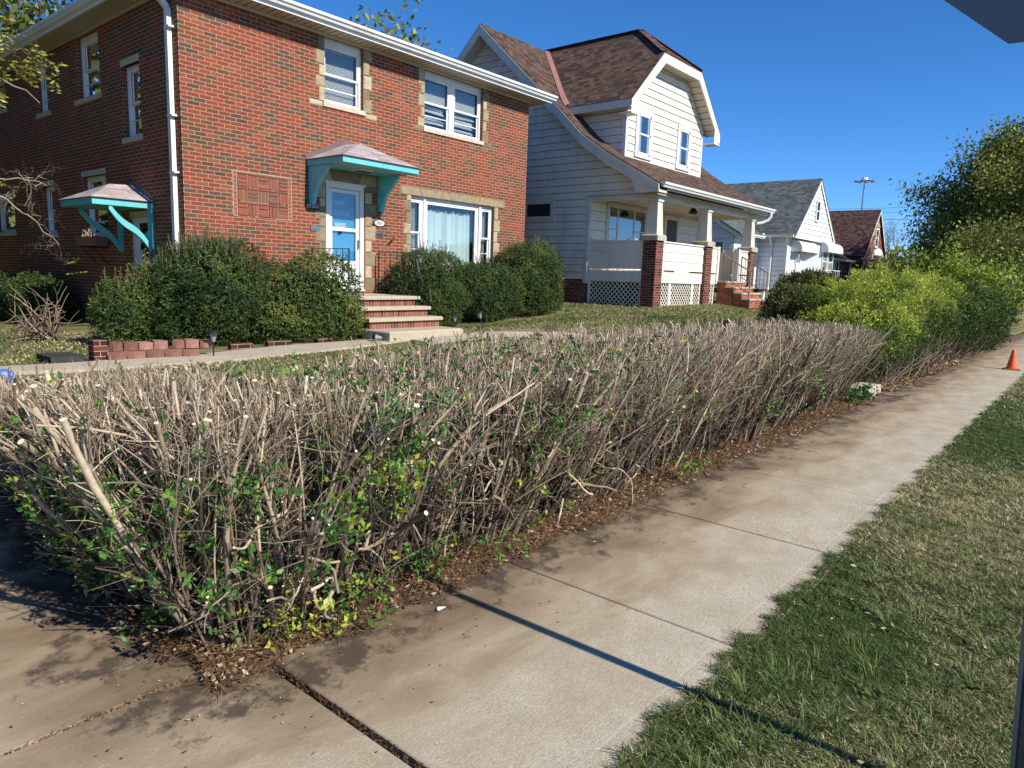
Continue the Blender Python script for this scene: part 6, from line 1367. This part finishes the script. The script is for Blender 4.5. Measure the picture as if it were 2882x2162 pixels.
# retaining blocks
K['block'] = m_tint('reddish_block', [(0, (.16, .075, .06)), (.5, (.27, .13, .10)), (1, (.36, .19, .15))], .95, 30, .9, .012, nmul=.5)
ordn = ['first', 'second', 'third', 'fourth', 'fifth', 'sixth', 'seventh']
def block(loc, rz, w, label):
    b = MB(); b.tint = random.random()*(.5 if 'bottom' in label else 1); h, dp = random.uniform(.09, .112), .19; f = [(-w/2, 0), (-w*.17, -.03), (w*.17, -.03), (w/2, 0), (w/2-.03, dp), (-w/2+.03, dp)]; n = 6
    b.poly([(x, y, h) for x, y in f])
    for i in range(n): p, q = f[i], f[(i+1) % n]; b.poly([(*p, 0), (*q, 0), (*q, h), (*p, h)])
    o = link('retaining_block', b.mesh('retaining_block', K['block'])); o.location = loc; o.rotation_euler = (0, 0, rz); tag(o, label, 'block', 'reddish concrete blocks edging the shrub bed')
for k in range(7):
    t = k/6; x = 3.60+1.02*t+(.04 if k > 3 else 0); y = 9.66-.26*t; block((x, y, gz(x, y)+.125), -.25+random.uniform(-.2, .2), random.choice((.15, .15, .17)), f'{ordn[k]} reddish block from the left in the top row of the bed edging')
for k in range(5):
    t = k/4; x = 3.60+.85*t; y = 9.62-.22*t; block((x, y, gz(x, y)+.018), -.25, .205, f'{ordn[k]} reddish block from the left in the bottom row of the bed edging')
lp = MB(); lp.box(3.36, 3.52, 9.72, 9.90, gz(3.4, 9.8)-.1, gz(3.4, 9.8)+.27); lp.thing('brick_pier', K['brick_dark'], (3.44, 9.81, gz(3.4, 9.8)), 'short stub of red bricks at the left end of the block edging', 'brick pier')
tb_ = MB(); tb_.box(2.95, 3.34, 9.95, 10.5, gz(3, 10)-.1, gz(3, 10)+.07); tb_.thing('timber_box', m_plain('weathered_timber', (.05, .05, .045), .9, .2, 12, .4), (3.15, 10.2, gz(3, 10)), 'dark low timber edging box behind the brick stub', 'box')
for k, (x, y, w) in enumerate(((5.35, 10.02, .35), (6.0, 10.08, .42), (6.9, 10.05, .3))):
    eb = MB(); eb.box(x, x+w, y, y+.1, gz(x, y)-.02, gz(x, y)+.075); eb.thing('edging_brick', K['brick_dark'], (x, y, gz(x, y)), ('flat red edging bricks by the walk, nearest the big yew', 'flat dark edging bricks by the walk, middle of the three', 'flat edging bricks by the walk under the broad-leaved shrub')[k], 'brick', 'loose bricks edging the walk')
# window box
wbx = empty('window_box', (5.40, 15.75, 1.92), 'brown plastic window box with dry stalks below the side window', 'planter')
b = MB(); b.slab([(5.33, 15.1, 2.12), (5.58, 15.1, 2.12), (5.58, 16.1, 2.12), (5.33, 16.1, 2.12)], .02)
pr = [(5.32, 2.12), (5.60, 2.12), (5.57, 1.95), (5.37, 1.95)]; b.extr([(x, 15.08, z) for x, z in pr], (0, 1.05, 0)); b.build('planter', K['plastic_b'], wbx)
sk = NB(); m = 26; P = walk(np.stack([rng.uniform(5.38, 5.55, m), rng.uniform(15.2, 16.0, m), np.full(m, 2.1)], 1), nrm(rng.normal(0, .4, (m, 3))+np.array([0, 0, 1.])), rng.uniform(.08, .22, m), 4, .2, m); sk.tubes(P, np.full((m, 4), .006), 4, .9)
sk.build('stalks', K['bark'], wbx)
b = MB()
for y in (15.3, 15.9): b.bar((5.64, y, 1.93), (5.35, y, 1.93), .015); b.tube([(5.63, y, 1.62), (5.55, y, 1.7), (5.5, y, 1.8), (5.38, y, 1.92)], .01, 5)
b.build('bracket', K['black'], wbx)
# things behind the hedge at the left
bg_ = MB(); bg_.lathe([(.0, .0), (.16, .02), (.19, .12), (.13, .22), (.04, .26), (0, .27)], (0, 0, 0), 9); o = link('blue_bag', bg_.mesh('blue_bag', m_plain('blue_plastic', (.05, .16, .55), .35, .2, 8, .8, 14))); o.location = (2.02, 8.2, gz(2.4, 8.1)+.13); o.scale = (.55, .5, .5); tag(o, 'crumpled blue plastic bag on a dark bin behind the hedge at the left', 'bag')
tb2 = MB(); tb2.lathe([(.0, 0), (.22, 0), (.26, .22), (.27, .24), (.25, .245), (0, .2)], (0, 0, 0), 16); o = link('low_bin', tb2.mesh('low_bin', K['black'])); o.location = (2.02, 8.2, gz(2.4, 8.1)); o.scale = (.7, .7, .55); tag(o, 'low round black tub behind the hedge at the left', 'tub')
# litter of white bits, broken light
pa = MB(); pa.poly([(-.02, -.008, .006), (.025, -.012, .012), (.03, .008, .005), (-.01, .014, .015), (-.024, .004, .006)]); o = link('paper_scrap', pa.mesh('paper_scrap', K['blind'])); o.location = (2.30, 2.33, .004); tag(o, 'white crumpled paper scrap at the hedge edge of the sidewalk', 'litter')
pa = MB(); pa.poly([(-.02, -.015, .003), (.025, -.01, .006), (.015, .02, .003), (-.018, .015, .007)]); o = link('dark_scrap', pa.mesh('dark_scrap', K['dark_screen'])); o.location = tuple([.66, 2.30, .004]); tag(o, 'tiny dark scrap on the pale concrete at the lower left', 'litter')
# highway light mast and wires
K['far_steel'] = m_plain('distant_steel', (.16, .20, .26), .6, .05)
hm = empty('light_mast', (220, 56.6, 0), 'tall thin highway light mast rising behind the brick cottage roof', 'light mast')
b = MB(); b.tube([(220, 56.6, 0), (220, 56.75, 31.3)], [.35, .16], 8); b.build('mast', K['far_steel'], hm)
for k in range(8):
    a = 2*math.pi*k/8; b = MB(); b.bar((220, 56.75, 31.3), (220+2.2*math.cos(a), 56.75+2.2*math.sin(a), 31.2), .12); b.lathe([(0, .2), (.5, .15), (.55, -.1), (0, -.25)], (220+2.3*math.cos(a), 56.75+2.3*math.sin(a), 31.2), 6, False); b.build('lamp', K['far_steel'], hm)
b = MB(); b.lathe([(0, .8), (.8, .6), (.9, 0), (0, -.1)], (220, 56.75, 31.6), 10); b.build('hood', K['white'], hm)
def wire(p, q, lab):
    b = MB(); P = [Vector(p).lerp(Vector(q), t)-Vector((0, 0, 1.2*math.sin(math.pi*t))) for t in np.linspace(0, 1, 12)]; b.tube(P, .05, 4); b.thing('utility_wire', K['far_steel'], p, lab, 'wire', 'utility wires far beyond the houses')
wire((200, 95, 23.4), (200, 8, 22.4), 'uppermost thin utility wire across the sky above the cottage roof'); wire((200, 95, 22.3), (200, 8, 21.3), 'thin utility wire just below the uppermost, above the cottage roof'); wire((200, 60, 19.9), (200, 8, 19.5), 'lowest thin utility wire between the cottage gable and the big tree')
# distant ground cover so the horizon closes
n = 16000; x = rng.uniform(95, 260, n); y = rng.uniform(-60, 160, n); far = NB(); h = 2.2+5.5*fbm(x*.05, y*.05, 1.4, 77); far.leaves(np.stack([x, y, 1+h*rng.random(n)], 1), rng.normal(0, 1, (n, 3)), rng.normal(0, 1, (n, 3)), rng.uniform(.9, 1.8, n), rng.uniform(.6, 1.2, n), np.clip(rng.normal(.35, .15, n), 0, 1))
tag(far.build('distant_trees', K['autumn']), label='hazy belt of distant trees closing the horizon', kind='stuff')

# unseen house and trees, added to darken the side wall and its window reflections
NH = empty('added_side_house', (-9, 16, 0), 'unseen brick house added across the driveway to darken the side wall', 'house', 'houses in a row along the street')
b = MB(); b.box(-14, -4.6, 12.2, 25, -.3, 6.0); b.build('wall', K['brick'], NH)
b = MB(); b.slab([(-14.5, 11.7, 6.0), (-4.1, 11.7, 6.0), (-9.3, 16.5, 8.2), (-9.3, 20.5, 8.2)][:3], .05); b.slab([(-4.1, 11.7, 6.0), (-4.1, 25.5, 6.0), (-9.3, 20.5, 8.2), (-9.3, 16.5, 8.2)], .05); b.slab([(-14.5, 11.7, 6.0), (-14.5, 25.5, 6.0), (-9.3, 20.5, 8.2), (-9.3, 16.5, 8.2)], .05); b.slab([(-14.5, 25.5, 6.0), (-4.1, 25.5, 6.0), (-9.3, 20.5, 8.2)], .05); b.build('roof', K['roof_brown'], NH)
tree('added_shade_tree', (-1.6, 16.5, .2), 10.5, .5, .22, K['autumn'], 26000, .14, .4, 91, 'unseen tall tree added beyond the left edge to darken the side wall', levels=4, per=5, cr=.5, first=.2)
tree('added_shade_tree', (-1.2, 21.5, .1), 11.5, .5, .22, K['autumn'], 22000, .15, .35, 92, 'second unseen tree added further up the driveway to darken the side wall', levels=4, per=5, cr=.5, first=.2)

n = 26000; x = rng.uniform(-34, 4.2, n); y = rng.uniform(29, 42, n); th = NB(); h = 7+3.5*fbm(x*.3, y*.3, 1.4, 79)
th.leaves(np.stack([x, y, h*rng.random(n)], 1), rng.normal(0, 1, (n, 3)), rng.normal(0, 1, (n, 3)), rng.uniform(.4, .9, n), rng.uniform(.3, .6, n), np.clip(rng.normal(.3, .15, n), 0, 1))
tag(th.build('added_reflection_trees', K['autumn']), label='unseen mass of tree leaves added behind the driveway to darken window reflections', kind='stuff')  # leaf mass out of view, added so the side windows reflect something dark
